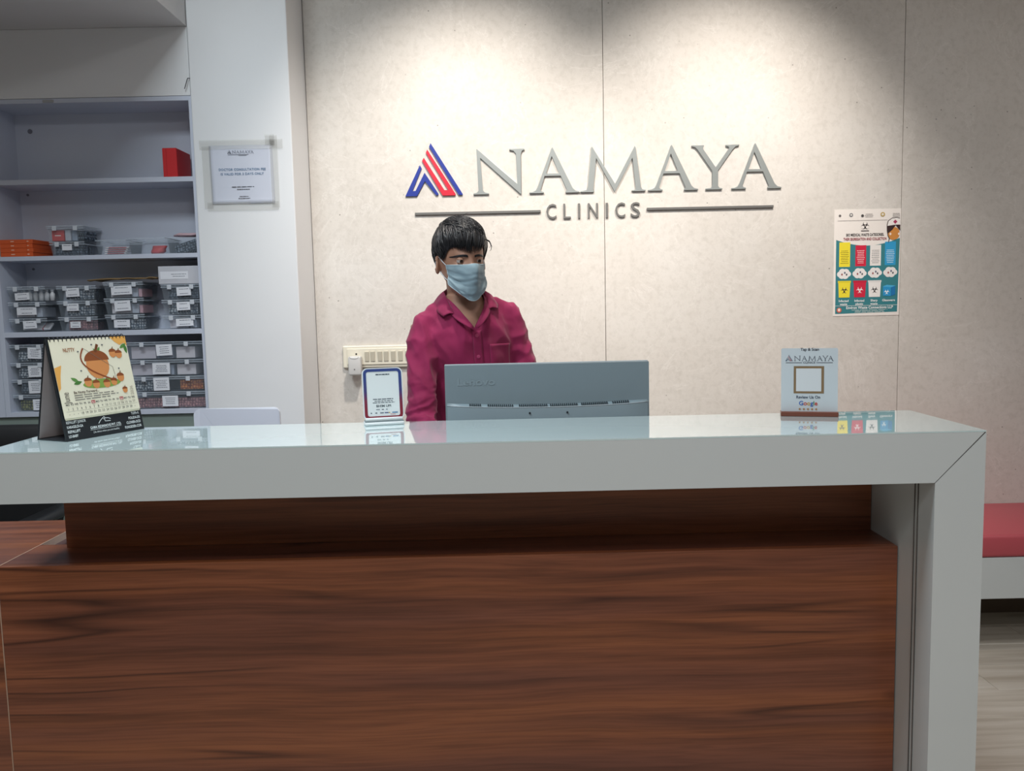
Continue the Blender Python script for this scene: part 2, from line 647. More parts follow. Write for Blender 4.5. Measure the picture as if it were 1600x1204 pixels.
class Print:
    """flat print on a plane: origin o, unit axes u (right) and v (up), normal n; one mesh, one material per colour"""
    def __init__(self, o, u, v):
        self.o, self.u, self.v = Vector(o), Vector(u).normalized(), Vector(v).normalized()
        self.n = self.u.cross(self.v)
        self.bm = new()
        self.mats = []
        self.h = 0.0002
    def mi(self, col):
        m = ink(col)
        if m not in self.mats:
            self.mats.append(m)
        return self.mats.index(m)
    def P(self, x, y):
        return self.o + self.u * x + self.v * y + self.n * self.h
    def poly(self, pts, col, step=True):
        f = self.bm.faces.new([self.bm.verts.new(self.P(*p)) for p in pts])
        f.material_index = self.mi(col)
        f.normal_update()
        if f.normal.dot(self.n) < 0:
            f.normal_flip()
        if step:
            self.h += 0.000012
    def rect(self, x0, y0, x1, y1, col):
        self.poly([(x0, y0), (x1, y0), (x1, y1), (x0, y1)], col)
    def disc(self, cx, cy, rx, ry, col, n=24, a0=0.0, a1=2 * math.pi):
        self.poly([(cx + rx * math.cos(a0 + (a1 - a0) * k / n), cy + ry * math.sin(a0 + (a1 - a0) * k / n)) for k in range(n if a1 - a0 > 6.2 else n + 1)], col)
    def stroke(self, pts, w, col):
        for (a, b) in zip(pts, pts[1:]):
            dx, dy = b[0] - a[0], b[1] - a[1]
            L = math.hypot(dx, dy) or 1
            nx, ny = -dy / L * w / 2, dx / L * w / 2
            self.poly([(a[0] + nx, a[1] + ny), (a[0] - nx, a[1] - ny), (b[0] - nx, b[1] - ny), (b[0] + nx, b[1] + ny)], col, False)
        self.h += 0.000012
    def lines(self, x0, x1, y0, y1, n, col, w, center=True, seed=1):
        rr = random.Random(seed)
        for k in range(n):
            y = y1 + (y0 - y1) * (k / max(n - 1, 1))
            L = (x1 - x0) * rr.uniform(0.7, 1.0)
            a = (x0 + x1) / 2 - L / 2 if center else x0
            x = a
            while x < a + L:
                e = min(a + L, x + (x1 - x0) * rr.uniform(0.08, 0.22))
                self.poly([(x, y - w / 2), (e, y - w / 2), (e, y + w / 2), (x, y + w / 2)], col, False)
                x = e + (x1 - x0) * 0.025
        self.h += 0.000012
    def width(self, s, size, bold=0, track=0.0):
        return sum(GLYPH[(bold, c)][2] for c in s) * size + track * size * (len(s) - 1)
    def text(self, s, x, y, size, col, bold=0, align='c', track=0.0, fit=None, rot=0.0):
        w = self.width(s, size, bold, track)
        sx = 1.0
        if fit:
            sx = fit / w
            w = fit
        x0 = 0 - (w / 2 if align == 'c' else w if align == 'r' else 0)
        ca, sa = math.cos(rot), math.sin(rot)
        mi = self.mi(col)
        for ch in s:
            vs, fs, adv = GLYPH[(bold, ch)]
            def T(p):
                a, b = x0 + p[0] * size * sx, p[1] * size
                return self.P(x + a * ca - b * sa, y + a * sa + b * ca)
            bv = [self.bm.verts.new(T(p)) for p in vs]
            for f in fs:
                try:
                    q = self.bm.faces.new([bv[i] for i in f])
                    q.material_index = mi
                    q.normal_update()
                    if q.normal.dot(self.n) < 0:
                        q.normal_flip()
                except ValueError:
                    pass
            x0 += (adv + track) * size * sx
        self.h += 0.000012
    def build(self, name, parent):
        return done(name, self.bm, self.mats, parent)

def curve_solid(splines, half, bevel, to_world):
    """filled 2D outlines (first outer, rest holes) -> extruded mesh with bevelled edges"""
    cu = bpy.data.curves.new('c', 'CURVE')
    cu.dimensions = '2D'
    cu.fill_mode = 'BOTH'
    cu.extrude = half
    cu.bevel_depth = bevel
    cu.bevel_resolution = 1
    cu.offset = -bevel
    for s in splines:
        sp = cu.splines.new('POLY')
        sp.points.add(len(s) - 1)
        for p, q in zip(sp.points, s):
            p.co = (q[0], q[1], 0, 1)
        sp.use_cyclic_u = True
    ob = bpy.data.objects.new('c', cu)
    C.objects.link(ob)
    me = eval_mesh(ob)
    bpy.data.objects.remove(ob)
    bpy.data.curves.remove(cu)
    me.transform(to_world)
    return me

# the clinic's letters, outlines in units of one letter pixel (cap height about 68)
LETTER = {
 'A': [[(0, 0), (22.5, 0), (22.5, 1.8), (18.4, 3), (17.2, 5.4), (24, 26), (48.8, 26), (57.6, 5.8), (57.8, 3.4), (56.2, 1.8), (56.2, 0), (77.8, 0), (77.8, 1.8), (72, 3), (67.5, 7), (38.2, 67), (36.6, 70), (35, 67), (12.6, 9), (9.6, 4.4), (5, 2.4), (0, 1.8)],
       [(26.2, 30), (35.4, 56), (46.6, 30)]],
 'N': [[(0, 0), (24, 0), (24, 1.8), (18, 3), (15, 6), (12, 55.5), (73.2, -0.5), (74.6, 0), (75, 61), (77, 65.4), (80.6, 66.7), (80.6, 68.5), (57.2, 68.5), (57.2, 66.7), (63.5, 65.4), (67.2, 61), (68.2, 15.5), (7.4, 69), (6, 69), (8, 6), (5.4, 3), (0, 1.8)]],
 'M': [[(0, 0), (21.2, 0), (21.2, 1.8), (20.4, 5), (25.2, 51.5), (53.6, -0.5), (81.6, 51), (86.6, 5), (85.6, 2.6), (80.3, 1.8), (80.3, 0), (101.6, 0), (101.6, 1.8), (96.6, 3), (94.4, 6.5), (86.8, 66), (85.2, 69.5), (54.2, 12.5), (19.4, 69), (18, 69), (11.8, 8), (9, 3.5), (0, 1.8)]],
 'Y': [[(21.7, 0), (47.6, 0), (47.6, 1.8), (43, 2.8), (41, 5.2), (41, 29), (63.6, 60.5), (68, 65), (73.7, 66.2), (73.7, 68), (52.9, 68), (52.9, 66.2), (57.4, 64.6), (57.8, 62), (37, 34.5), (17.5, 62.2), (17.6, 64.8), (18.9, 66.2), (18.9, 68), (0, 68), (0, 66.2), (5.2, 64.8), (9.2, 60.8), (31.8, 28.5), (31.8, 5.2), (30, 2.8), (21.7, 1.8)]],
}
WORD = (('N', 0.0), ('A', 87.2), ('M', 166.4), ('A', 272.2), ('Y', 340.2), ('A', 402.2))     # left edge of each letter
MARK = {
 'blue_bar': [(41.6, 80.2), (39, 74.4), (82.9, 0.5), (89.1, 0.5), (89.1, 2.2)],
 'red_fold': [(30.4, 58.4), (27.6, 53.4), (57.8, 0), (77.8, 0), (78.2, 2.2), (36.2, 70.6), (33.8, 65.6), (67, 8.4), (61, 8.4)],
 'blue_fold': [(24, 47.2), (0, 0), (18.2, 0), (31, 22.5), (47.8, 0.9), (51.2, 0.9), (51.6, 2.8), (31, 35.6), (16, 8), (11.2, 8), (26.6, 42.2)],
}
BLUE, RED = (36, 58, 140), (200, 36, 58)

def print_wordmark(pr, x, y, k, col, mark_cols=None):
    """small printed version of the wall sign: mark + letters, k = metres per letter pixel"""
    for nm, pts in MARK.items():
        c = (mark_cols or {}).get(nm, col)
        pr.poly([(x + p[0] * k, y + p[1] * k) for p in pts], c)
    for ch, x0 in WORD:
        ol = LETTER[ch]
        ox = x + (105 + x0) * k
        if len(ol) == 1:
            pr.poly([(ox + p[0] * k, y + p[1] * k) for p in ol[0]], col)
        else:
            pr.poly([(ox + p[0] * k, y + p[1] * k) for p in [(0, 0), (22.5, 0), (22.5, 2), (17, 4), (36, 57), (57, 4), (56, 0), (78, 0), (68, 6), (37, 70), (12, 6)]], col)
            pr.rect(ox + 24 * k, y + 25 * k, ox + 50 * k, y + 30 * k, col)

# ================================================================== the room
YW = 3.37
fl = struct(box('floor', -2.6, 3.2, -2.6, 3.5, -0.12, -0.012, mat('floor_screed', (120, 112, 102), 0.8)))
pb = add_box(new(), -0.599, 0.599, -0.0895, 0.0895, -0.012, 0.0, 0.0012, 1)
pme = bpy.data.meshes.new('plank')
pb.to_mesh(pme)
pb.free()
pme.materials.append(PLANK)
for r in range(33):
    for c_ in range(6):
        x = -2.6 + 0.6 + 1.2 * c_ - (0.0, 0.45, 0.8)[r % 3] + 0.2
        y = -2.5 + 0.18 * r
        if x - 0.6 < -2.75 or x + 0.6 > 3.45 or y > 3.3:
            continue
        o = bpy.data.objects.new('plank', pme)
        C.objects.link(o)
        o.location = (x, y, 0)
        o.parent = fl
struct(box('ceiling', -2.6, 3.2, -2.6, 3.5, 2.85, 2.97, CEIL))
struct(box('ceiling_soffit', -2.6, -1.131, 2.1, 3.33, 2.327, 2.85, CEIL))
wb = struct(box('wall_back', -0.77, 3.2, YW + 0.012, 3.5, 0, 2.85, SEAM))
for a, b in ((-0.7665, 0.4005), (0.4025, 1.5893), (1.5915, 2.78), (2.782, 3.2)):
    box('wall_panel', a, b, YW, YW + 0.012, 0.0, 2.85, STONE, wb, 0.0008, 1)
struct(box('wall_pillar', -1.129, -0.7685, 3.118, 3.5, 0, 2.85, WHITE_PAINT, bevel=0.004))
struct(box('wall_alcove', -2.6, -1.1295, 3.33, 3.5, 0, 2.327, GREEN_GREY))
struct(box('wall_backsplash', -2.6, -1.1295, 3.136, 3.3295, 0, 0.9195, GREEN_GREY))
struct(box('wall_left', -2.72, -2.6, -2.6, 3.5, 0, 2.85, LOBBY))
struct(box('wall_right', 3.2, 3.32, -2.6, 3.5, 0, 2.85, LOBBY))
struct(box('wall_front', -2.6, 3.2, -2.72, -2.6, 0, 2.85, LOBBY))

# ================================================================== reception counter
YF, YB = 1.52, 1.817
XL, XI, XR = -0.98, 0.791, 0.885
desk = thing('reception_counter', 'long white-topped reception counter with waterfall leg and walnut front', 'counter', (0, 1.8, 0))
bm = new()
add_prism(bm, [(XL, 0.953), (XI, 0.953), (XR - 0.003, 1.0470), (XL, 1.0470)], 'y', YF, YB)
done('counter_slab', bm, LAM, desk)
bm = new()
add_prism(bm, [(XI + 0.0012, 0.0), (XR, 0.0), (XR, 1.0465), (XI + 0.0012, 0.9518)], 'y', YF, YB)
done('waterfall_leg', bm, LAM, desk)
bm = new()
add_prism(bm, [(XI + 0.0006, 0.9524), (XR - 0.0006, 1.0462), (XR - 0.0018, 1.0474), (XI, 0.9534)], 'y', YF + 0.0008, YB - 0.001)
done('mitre_joint', bm, SEAM, desk)
bm = new()
add_prism(bm, [(XL, YF), (XR, YF), (XR, YB), (XL, YB)], 'z', 1.0472, 1.0500)
done('glass_top', bm, LAM_TOP, desk)
box('upper_panel', -0.972, XI - 0.0005, 1.785, 1.803, 0.7925, 0.9528, WOOD2, desk)
box('ledge_board', -1.047, XI - 0.0005, 1.6752, 1.815, 0.774, 0.792, WOOD3, desk)
box('front_panel', -1.047, XI - 0.0005, 1.657, 1.675, 0.06, 0.792, WOOD, desk, 0.0006, 1)
box('plinth', -1.04, XI - 0.001, 1.69, 1.71, 0.0, 0.774, SEAM, desk)
for y0, y1 in ((1.5795, 1.5815), (1.5925, 1.5945)):
    box('groove_strip', XI - 0.0004, XI + 0.0012, y0, y1, 0.0, 0.952, SEAM, desk)
box('worktop', -1.04, XI - 0.001, 1.816, 2.50, 0.735, 0.76, LAM_CAB, desk, 0.001, 1)
box('side_panel', -1.04, -1.022, 1.816, 2.48, 0.0, 0.7345, LAM_CAB, desk)
box('side_panel', XI - 0.02, XI - 0.002, 1.82, 2.48, 0.0, 0.7345, LAM_CAB, desk)

ret = thing('return_desk', 'walnut laminate side desk joining the left end of the counter', 'desk', (-1.5, 1.8, 0))
box('desk_top', -2.3, -1.0492, 1.657, 2.036, 0.774, 0.792, WOOD3, ret)
box('front_panel', -2.3, -1.0492, 1.657, 1.675, 0.06, 0.7738, WOOD3, ret)
box('joint_strip', -1.0491, -1.0471, 1.6575, 2.035, 0.776, 0.7922, SEAM_PALE, ret)
box('front_joint_strip', -1.0491, -1.0471, 1.6568, 1.672, 0.06, 0.7755, SEAM_PALE, ret)
box('side_panel', -1.07, -1.0495, 1.68, 2.03, 0.0, 0.7738, WOOD3, ret)

# ================================================================== wall sign
KS = 1 / 391.8
def wx(px):
    return (px - 740) * KS - 0.119
SIGN_GREY = mat('sign_grey', (150, 156, 155), 0.38, metal=0.25)
SIGN_DARK = mat('sign_grey_dark', (112, 112, 110), 0.45, metal=0.2)
SIGN_BLUE = mat('sign_blue', (34, 54, 146), 0.35)
SIGN_RED = mat('sign_red', (205, 34, 58), 0.35)
sign = thing('wall_sign', 'raised ANAMAYA CLINICS lettering with red and blue mark on the stone wall', 'sign', (0.36, YW, 1.63))
def sign_mtx(x, z):
    return Matrix(((KS, 0, 0, x), (0, 0, -1, YW - 0.0065), (0, KS, 0, z), (0, 0, 0, 1)))
for ch, x0 in WORD:
    cu = LETTER[ch]
    me = curve_solid([[(p[0] * KS, p[1] * KS) for p in s] for s in cu], 0.0032, 0.0008, Matrix(((1, 0, 0, wx(740 + x0)), (0, 0, -1, YW - 0.0042), (0, 1, 0, 1.739), (0, 0, 0, 1))))
    mesh_obj('letter', me, SIGN_GREY, sign, smooth=False)
for nm, pts in MARK.items():
    me = curve_solid([[(p[0] * KS, p[1] * KS) for p in pts]], 0.0032, 0.0004, Matrix(((1, 0, 0, wx(634)), (0, 0, -1, YW - 0.0042), (0, 1, 0, 1.738), (0, 0, 0, 1))))
    o = mesh_obj('emblem_' + nm, me, SIGN_RED if nm == 'red_fold' else SIGN_BLUE, sign, smooth=False)
    o['label'] = 'red folded stroke of the emblem' if nm == 'red_fold' else 'blue stroke of the emblem'
for a, b in ((648, 844), (1010, 1208)):
    box('rule_bar', wx(a), wx(b), YW - 0.009, YW, 1.6635, 1.6735, SIGN_DARK, sign, 0.001, 1)
for ch, a, b in (('C', 853, 868.5), ('L', 879.7, 891), ('I', 902.6, 905.6), ('N', 918, 933.4), ('I', 946, 949.2), ('C', 961, 976), ('S', 985, 999.5)):
    vs, fs, adv = GLYPH[(0, ch)]
    xs = [v[0] for v in vs]; ys = [v[1] for v in vs]
    mx, Mx, my, My = min(xs), max(xs), min(ys), max(ys)
    over = 0.012 if ch in 'CS' else 0.0
    bm = new()
    def TT(v):
        return (wx(a) + (v[0] - mx) / (Mx - mx) * (wx(b) - wx(a)), YW - 0.0002, 1.638 + (v[1] - my) / (My - my) * 0.0585)
    bv = [bm.verts.new(TT(v)) for v in vs]
    for f in fs:
        try:
            bm.faces.new([bv[i] for i in f])
        except ValueError:
            pass
    r = bmesh.ops.extrude_face_region(bm, geom=list(bm.faces))
    bmesh.ops.translate(bm, vec=(0, -0.007, 0), verts=[g for g in r['geom'] if isinstance(g, bmesh.types.BMVert)])
    bmesh.ops.recalc_face_normals(bm, faces=list(bm.faces))
    done('small_letter', bm, SIGN_DARK, sign)

# ================================================================== wall poster
pos = thing('waste_poster', 'teal and white bio-medical waste poster with four coloured bins on the wall', 'poster', (1.455, YW, 1.226))
X0P, Z0P, WP, HP = 1.322, 1.226, 0.267, 0.424
box('poster_sheet', X0P, X0P + WP, YW - 0.0016, YW - 0.0002, Z0P, Z0P + HP, mat('poster_paper', (240, 234, 228), 0.5), pos)
pr = Print((X0P, YW - 0.0016, Z0P), (1, 0, 0), (0, 0, 1))
def pc(cx, cy):
    return ((cx - 80) * WP / 655.0, (1142 - cy) * HP / 1062.0)
def ppoly(pts, col):
    pr.poly([pc(*p) for p in pts], col)
def prect(a, b, c, d, col):
    ppoly([(a, d), (c, d), (c, b), (a, b)], col)
TEAL, YEL, REDP, CYAN, INK = (62, 130, 138), (240, 222, 62), (208, 44, 70), (56, 158, 208), (58, 54, 56)
curve = [(100 + 628 * t, 378 + 66 * math.sin(math.pi * t) ** 0.9 - 8 * t) for t in [k / 20 for k in range(21)]]
ppoly([(100, 1120), (716, 1108)] + curve[::-1], TEAL)
for a, b, col, tc in ((132, 240, YEL, (120, 110, 40)), (292, 398, REDP, (245, 215, 215)), (437, 545, (236, 232, 228), (110, 108, 108)), (583, 690, CYAN, (225, 240, 248))):
    top = 378 + 66 * math.sin(math.pi * ((a + b) / 2 - 100) / 628) ** 0.9
    prect(a, top - 4, b, 648 - (a - 132) * 0.02, col)
    p0, p1 = pc(a + 12, 612), pc(b - 12, 490)
    pr.lines(p0[0], p1[0], p0[1], p1[1], 8, tc, 0.0022, seed=a)
for k, cx in enumerate((182, 336, 488, 640)):
    cy = 718 - k * 3
    for dx, dy, r in ((-42, 4, 28), (-16, -18, 34), (20, -16, 34), (44, 2, 26), (12, 16, 36), (-22, 18, 32)):
        c = pc(cx + dx, cy + dy)
        pr.disc(c[0], c[1], r * WP / 655, r * HP / 1062, (238, 234, 232), 16)
    for dx, dy, col in ((-20, 6, (150, 80, 80)), (8, -10, (90, 96, 120)), (26, 8, (90, 90, 96))):
        c = pc(cx + dx, cy + dy)
        pr.disc(c[0], c[1], 0.0034, 0.0046, col, 8)
def biohaz(cx, cy, s, col, bg):
    for k in range(3):
        a = math.radians(90 + 120 * k)
        c = pc(cx + s * 0.52 * math.cos(a), cy - s * 0.52 * math.sin(a))
        pr.disc(c[0], c[1], s * 0.58 * WP / 655, s * 0.58 * HP / 1062, col, 20)
    for k in range(3):
        a = math.radians(90 + 120 * k)
        c = pc(cx + s * 0.72 * math.cos(a), cy - s * 0.72 * math.sin(a))
        pr.disc(c[0], c[1], s * 0.42 * WP / 655, s * 0.42 * HP / 1062, bg, 18)
    c = pc(cx, cy)
    pr.disc(c[0], c[1], s * 0.14 * WP / 655, s * 0.14 * HP / 1062, bg, 12)
for a, b, col, ik in ((122, 252, YEL, INK), (274, 406, REDP, (245, 230, 230)), (420, 554, (238, 235, 232), INK)):
    ppoly([(a + 12, 955), (b - 12, 955), (b - 4, 790), (a + 4, 790)], col)
    prect(a, 788, b, 808, tuple(int(v * 0.94) for v in col))
    biohaz((a + b) / 2, 884, 34, ik, col)
ppoly([(572, 945), (650, 950), (650, 860), (570, 852)], (50, 150, 205))
ppoly([(652, 950), (692, 935), (692, 850), (652, 860)], (40, 120, 180))
ppoly([(566, 852), (650, 862), (698, 846), (610, 836)], (80, 175, 220))
biohaz(608, 908, 26, (236, 242, 246), (50, 150, 205))
for cx, l1, l2 in ((182, 'Infected', 'waste'), (338, 'Infected', 'plastic'), (484, 'Sharp', 'waste'), (628, 'Glassware', None)):
    c = pc(cx, 1000)
    pr.text(l1, c[0], c[1], 0.0125, (240, 244, 244), 1)
    if l2:
        c = pc(cx, 1032)
        pr.text(l2, c[0], c[1], 0.0125, (240, 244, 244), 1)
prect(100, 1037, 716, 1041, (220, 232, 232))
c = pc(440, 1072)
pr.text('Environ Waste Connections LLP', c[0], c[1], 0.0155, (240, 244, 244), 1, fit=0.19)
p0, p1 = pc(240, 1106), pc(640, 1084)
pr.lines(p0[0], p1[0], p0[1], p1[1], 3, (190, 214, 214), 0.002, seed=5)
c = pc(138, 1082)
pr.disc(c[0], c[1], 0.010, 0.010, (214, 110, 90), 16)
pr.disc(c[0], c[1] + 0.001, 0.005, 0.006, (244, 230, 220), 12)
biohaz(382, 244, 38, INK, (240, 234, 228))
prect(342, 290, 420, 297, INK)
c = pc(383, 344)
pr.text('BIO MEDICAL WASTE CATEGORIES,', c[0], c[1], 0.0145, (70, 66, 68), 1, fit=0.152)
c = pc(383, 386)
pr.text('THEIR SEGREGATION AND COLLECTION', c[0], c[1], 0.0145, (150, 54, 70), 1, fit=0.174)
prect(110, 188, 600, 191, (150, 146, 144))
for cx, cy, r, col in ((132, 140, 12, (110, 106, 106)), (243, 134, 18, (110, 112, 118)), (354, 144, 14, (80, 78, 78)), (553, 134, 22, (188, 160, 90))):
    c = pc(cx, cy)
    pr.disc(c[0], c[1], r * WP / 655, r * HP / 1062, col, 16)
    if r > 16:
        pr.disc(c[0], c[1], r * 0.55 * WP / 655, r * 0.55 * HP / 1062, (226, 222, 214), 12)
for a, b in ((375, 462), (640, 735)):
    p0, p1 = pc(a, 156), pc(b, 128)
    pr.lines(p0[0], p1[0], p0[1], p1[1], 3, (160, 156, 154), 0.0018, seed=a)
# nurse drawing
c = pc(664, 325)
pr.disc(c[0], c[1], 60 * WP / 655, 64 * HP / 1062, (206, 140, 72), 28)
ppoly([(600, 250), (728, 238), (728, 300), (712, 282), (682, 244), (650, 290), (608, 325), (598, 300)], (62, 46, 46))
ppoly([(600, 250), (606, 205), (640, 178), (690, 168), (727, 176), (727, 240), (680, 238)], (240, 236, 232))
pr.stroke([pc(*q) for q in ((724, 176), (690, 168), (645, 174), (608, 200), (598, 240), (600, 300), (610, 350), (622, 372), (616, 412))], 0.003, (74, 62, 62))
prect(669, 192, 687, 228, (168, 62, 96))
prect(660, 202, 696, 218, (168, 62, 96))
for cx in (632, 716):
    c = pc(cx, 330)
    pr.disc(c[0], c[1], 0.004, 0.005, (240, 226, 216), 12)
pr.build('poster_print', pos)

# ================================================================== switchboard and charger
IV = mat('ivory_plastic', (226, 221, 204), 0.35)
IV2 = mat('switch_rocker', (196, 190, 172), 0.3)
def sx_(c):
    return -0.657 + (520 + c / 6.686 - 538) * 0.00257
sw = thing('switchboard', 'ivory electrical switchboard with a row of rocker switches beside the man', 'switchboard', (-0.48, YW, 1.06))
bm = add_box(new(), -0.662, -0.30, YW - 0.014, YW, 1.061, 1.150, 0.004, 2)
done('cover_plate', bm, IV, sw)
box('inner_plate', -0.645, -0.315, YW - 0.018, YW - 0.013, 1.073, 1.139, IV, sw, 0.002, 2)
for k, (a, b) in enumerate(((340, 385), (400, 447), (475, 522), (540, 587), (615, 662), (690, 737), (765, 812), (830, 877))):
    bm = add_box(new(), sx_(a), sx_(b), -0.004, 0.004, 1.086, 1.127, 0.0015, 2)
    bm.transform(Matrix.Translation((0, YW - 0.0185, 1.1065)) @ Matrix.Rotation(math.radians(6), 4, 'X') @ Matrix.Translation((0, 0, -1.1065)))
    done('rocker_switch', bm, IV2, sw)
bm = new()
add_cyl(bm, (sx_(250), YW - 0.0195, 1.117), (sx_(250), YW - 0.0175, 1.117), 0.0035, 14)
done('socket_hole', bm, mat('dark_hole', (30, 28, 28), 0.7), sw)
ch = thing('phone_charger', 'grey plug-in charger brick sticking out of the switchboard', 'charger', (-0.606, YW - 0.02, 1.036))
bm = add_box(new(), -0.634, -0.583, YW - 0.062, YW - 0.0185, 1.034, 1.110, 0.007, 3)
done('charger_body', bm, mat('charger_grey', (205, 205, 203), 0.4), ch, angle=40)
bm = new()
add_tube(bm, [(-0.6085 + 0.018 * math.cos(a), YW - 0.0625, 1.109 + 0.009 * math.sin(a)) for a in [math.pi + math.pi * k / 10 for k in range(11)]], 0.0008, 6)
done('thumb_notch', bm, mat('charger_line', (150, 150, 150), 0.5), ch)
bm = new()
add_cyl(bm, (-0.6085, YW - 0.0628, 1.058), (-0.6085, YW - 0.0615, 1.058), 0.0028, 12)
done('logo_dot', bm, mat('charger_dot', (112, 112, 112), 0.5), ch)

# ================================================================== notice on the pillar
nt_ = thing('paper_notice', 'white paper notice in a clear sleeve taped to the white pillar', 'notice', (-0.957, 3.118, 1.69))
YP = 3.118
bm = new()
N = 14
grid = []
for j in range(N + 1):
    row = []
    for i in range(N + 1):
        u, v = i / N, j / N
        x = -1.073 + 0.231 * u + 0.003 * (1 - v)
        z = 1.692 + 0.210 * v
        y = YP - 0.0015 - 0.0016 * (noise.noise(Vector((u * 3.1, v * 2.3, 0.4))) + 0.6) - (0.002 if j == 0 else 0)
        row.append(bm.verts.new((x, y, z)))
    grid.append(row)
for j in range(N):
    for i in range(N):
        bm.faces.new((grid[j][i], grid[j][i + 1], grid[j + 1][i + 1], grid[j + 1][i]))
mesh_obj('notice_sheet', solidify_mesh(bm, 0.0006, 1.0), mat('sleeved_paper', (206, 211, 224), 0.22), nt_)
for x0, x1, z0, z1 in ((-1.106, -0.802, 1.888, 1.921), (-1.098, -1.066, 1.676, 1.90), (-0.850, -0.822, 1.676, 1.935), (-1.088, -0.826, 1.668, 1.698), (-0.866, -0.832, 1.90, 1.938)):
    box('tape_strip', x0, x1, YP - 0.0052, YP - 0.0046, z0, z1, TAPE, nt_)
DK = (92, 98, 112)
def notice_part(name, fn):
    pr = Print((-1.073, YP - 0.0046, 1.692), (1, 0, 0), (0, 0, 1))
    fn(pr)
    pr.build(name, nt_)
def _n1(pr):
    print_wordmark(pr, 0.068, 0.180, 0.000165, DK)
    pr.rect(0.070, 0.1755, 0.145, 0.1768, DK)
    pr.rect(0.108, 0.1725, 0.138, 0.1737, DK)
def _n2(pr):
    pr.text('DOCTOR CONSULTATION FEE', 0.119, 0.119, 0.0118, (92, 122, 152), 1, fit=0.172, track=0.06)
    pr.text('IS VALID FOR 3 DAYS ONLY', 0.118, 0.103, 0.0118, (92, 122, 152), 1, fit=0.158, track=0.06)
def _n3(pr):
    pr.lines(0.066, 0.172, 0.0605, 0.0605, 1, (66, 68, 76), 0.0024, seed=3)
    pr.lines(0.090, 0.150, 0.0515, 0.0515, 1, (66, 68, 76), 0.0024, seed=4)
def _n4(pr):
    pr.lines(0.100, 0.142, 0.026, 0.026, 1, (66, 68, 76), 0.002, seed=8)
    pr.lines(0.096, 0.148, 0.019, 0.019, 1, (66, 68, 76), 0.002, seed=9)
for nm_, fn_ in (('letterhead_print', _n1), ('headline_print', _n2), ('contact_print', _n3), ('footer_print', _n4)):
    notice_part(nm_, fn_)

# ================================================================== shelf cabinet
YC0, YC1 = 3.124, 3.298
CX0, CX1 = -1.875, -1.140
cab = thing('shelf_cabinet', 'tall white open shelf cabinet built in beside the pillar', 'cabinet', (-1.51, 3.2, 0.92))
box('side_panel', CX0 - 0.018, CX0, YC0, YC1 + 0.012, 0.92, 2.083, LAM_CAB, cab, 0.0006, 1)
box('side_panel', CX1, CX1 + 0.0105, YC0, YC1 + 0.012, 0.92, 2.083, LAM_CAB, cab, 0.0006, 1)
box('back_panel', CX0, CX1, YC1, YC1 + 0.012, 0.937, 2.067, LAM_CAB, cab)
for z0, z1 in ((0.920, 0.937), (1.219, 1.238), (1.502, 1.518), (1.778, 1.796), (2.067, 2.083)):
    box('shelf_board', CX0, CX1, YC0, YC1, z0, z1, LAM_CAB, cab, 0.0006, 1)
box('upper_door', CX0 - 0.7, CX1 + 0.009, YC0, YC0 + 0.018, 2.0845, 2.3265, WHITE_PAINT, cab, 0.001, 1)
BOLT = mat('bolt_cover', (120, 122, 134), 0.5)
for x, z in ((-1.818, 2.005), (-1.165, 1.985), (-1.845, 1.765), (-1.845, 1.480)):
    bm = new()
    add_cyl(bm, (x, YC1 - 0.002, z), (x, YC1, z), 0.009 if z > 1.9 else 0.005, 14)
    done('bolt_cap', bm, BOLT, cab)
bm = add_box(new(), -1.668, -1.628, YC0 - 0.003, YC0 + 0.001, 2.069, 2.079, 0.001, 1)
done('scuffed_catch', bm, mat('catch_plastic', (168, 170, 172), 0.6), cab)
struct(box('wall_cupboard_left', -2.6, CX0 - 0.019, YC0 + 0.001, 3.329, 0.92, 2.083, LAM_CAB))
bm = new()
add_tube(bm, [(-1.133, 3.112, 2.142), (-1.135, 3.110, 2.135), (-1.140, 3.108, 2.118), (-1.146, 3.110, 2.104)], 0.0016, 6)
add_tube(bm, [(-1.133, 3.112, 2.142), (-1.128, 3.119, 2.143)], 0.0016, 6)
tag(done('wire_hook', bm, mat('dark_wire', (70, 70, 76), 0.5), origin=True), 'short dark wire hook poking out beside the top of the pillar', 'wire')

# contents prototypes
def strip_mesh(name, L, W, m):
    bm = add_box(new(), -L / 2, L / 2, -W / 2, W / 2, 0, 0.0012)
    nx, ny = max(2, int(L / 0.014)), max(1, int(W / 0.016))
    for i in range(nx):
        for j in range(ny):
            add_box(bm, -L / 2 + (i + 0.22) * L / nx, -L / 2 + (i + 0.78) * L / nx, -W / 2 + (j + 0.22) * W / ny, -W / 2 + (j + 0.78) * W / ny, 0.0012, 0.0048)
    me = bpy.data.meshes.new(name)
    bm.to_mesh(me)
    bm.free()
    me.materials.append(m)
    return me
STRIP = {k: strip_mesh('medicine_strip_' + k, 0.085, 0.036, m) for k, m in (('silver', FOIL), ('dark', FOIL_DARK), ('orange', FOIL_ORANGE), ('olive', FOIL_OLIVE), ('pink', FOIL_PINK))}

def put_strips(kind, spots, label, group):
    for (x, y, z, rx, rz) in spots:
        o = bpy.data.objects.new('medicine_strip', STRIP[kind])
        C.objects.link(o)
        o.location = (x, y, z)
        o.rotation_euler = (math.radians(rx), 0, math.radians(rz))
        tag(o, label, 'medicine', group)

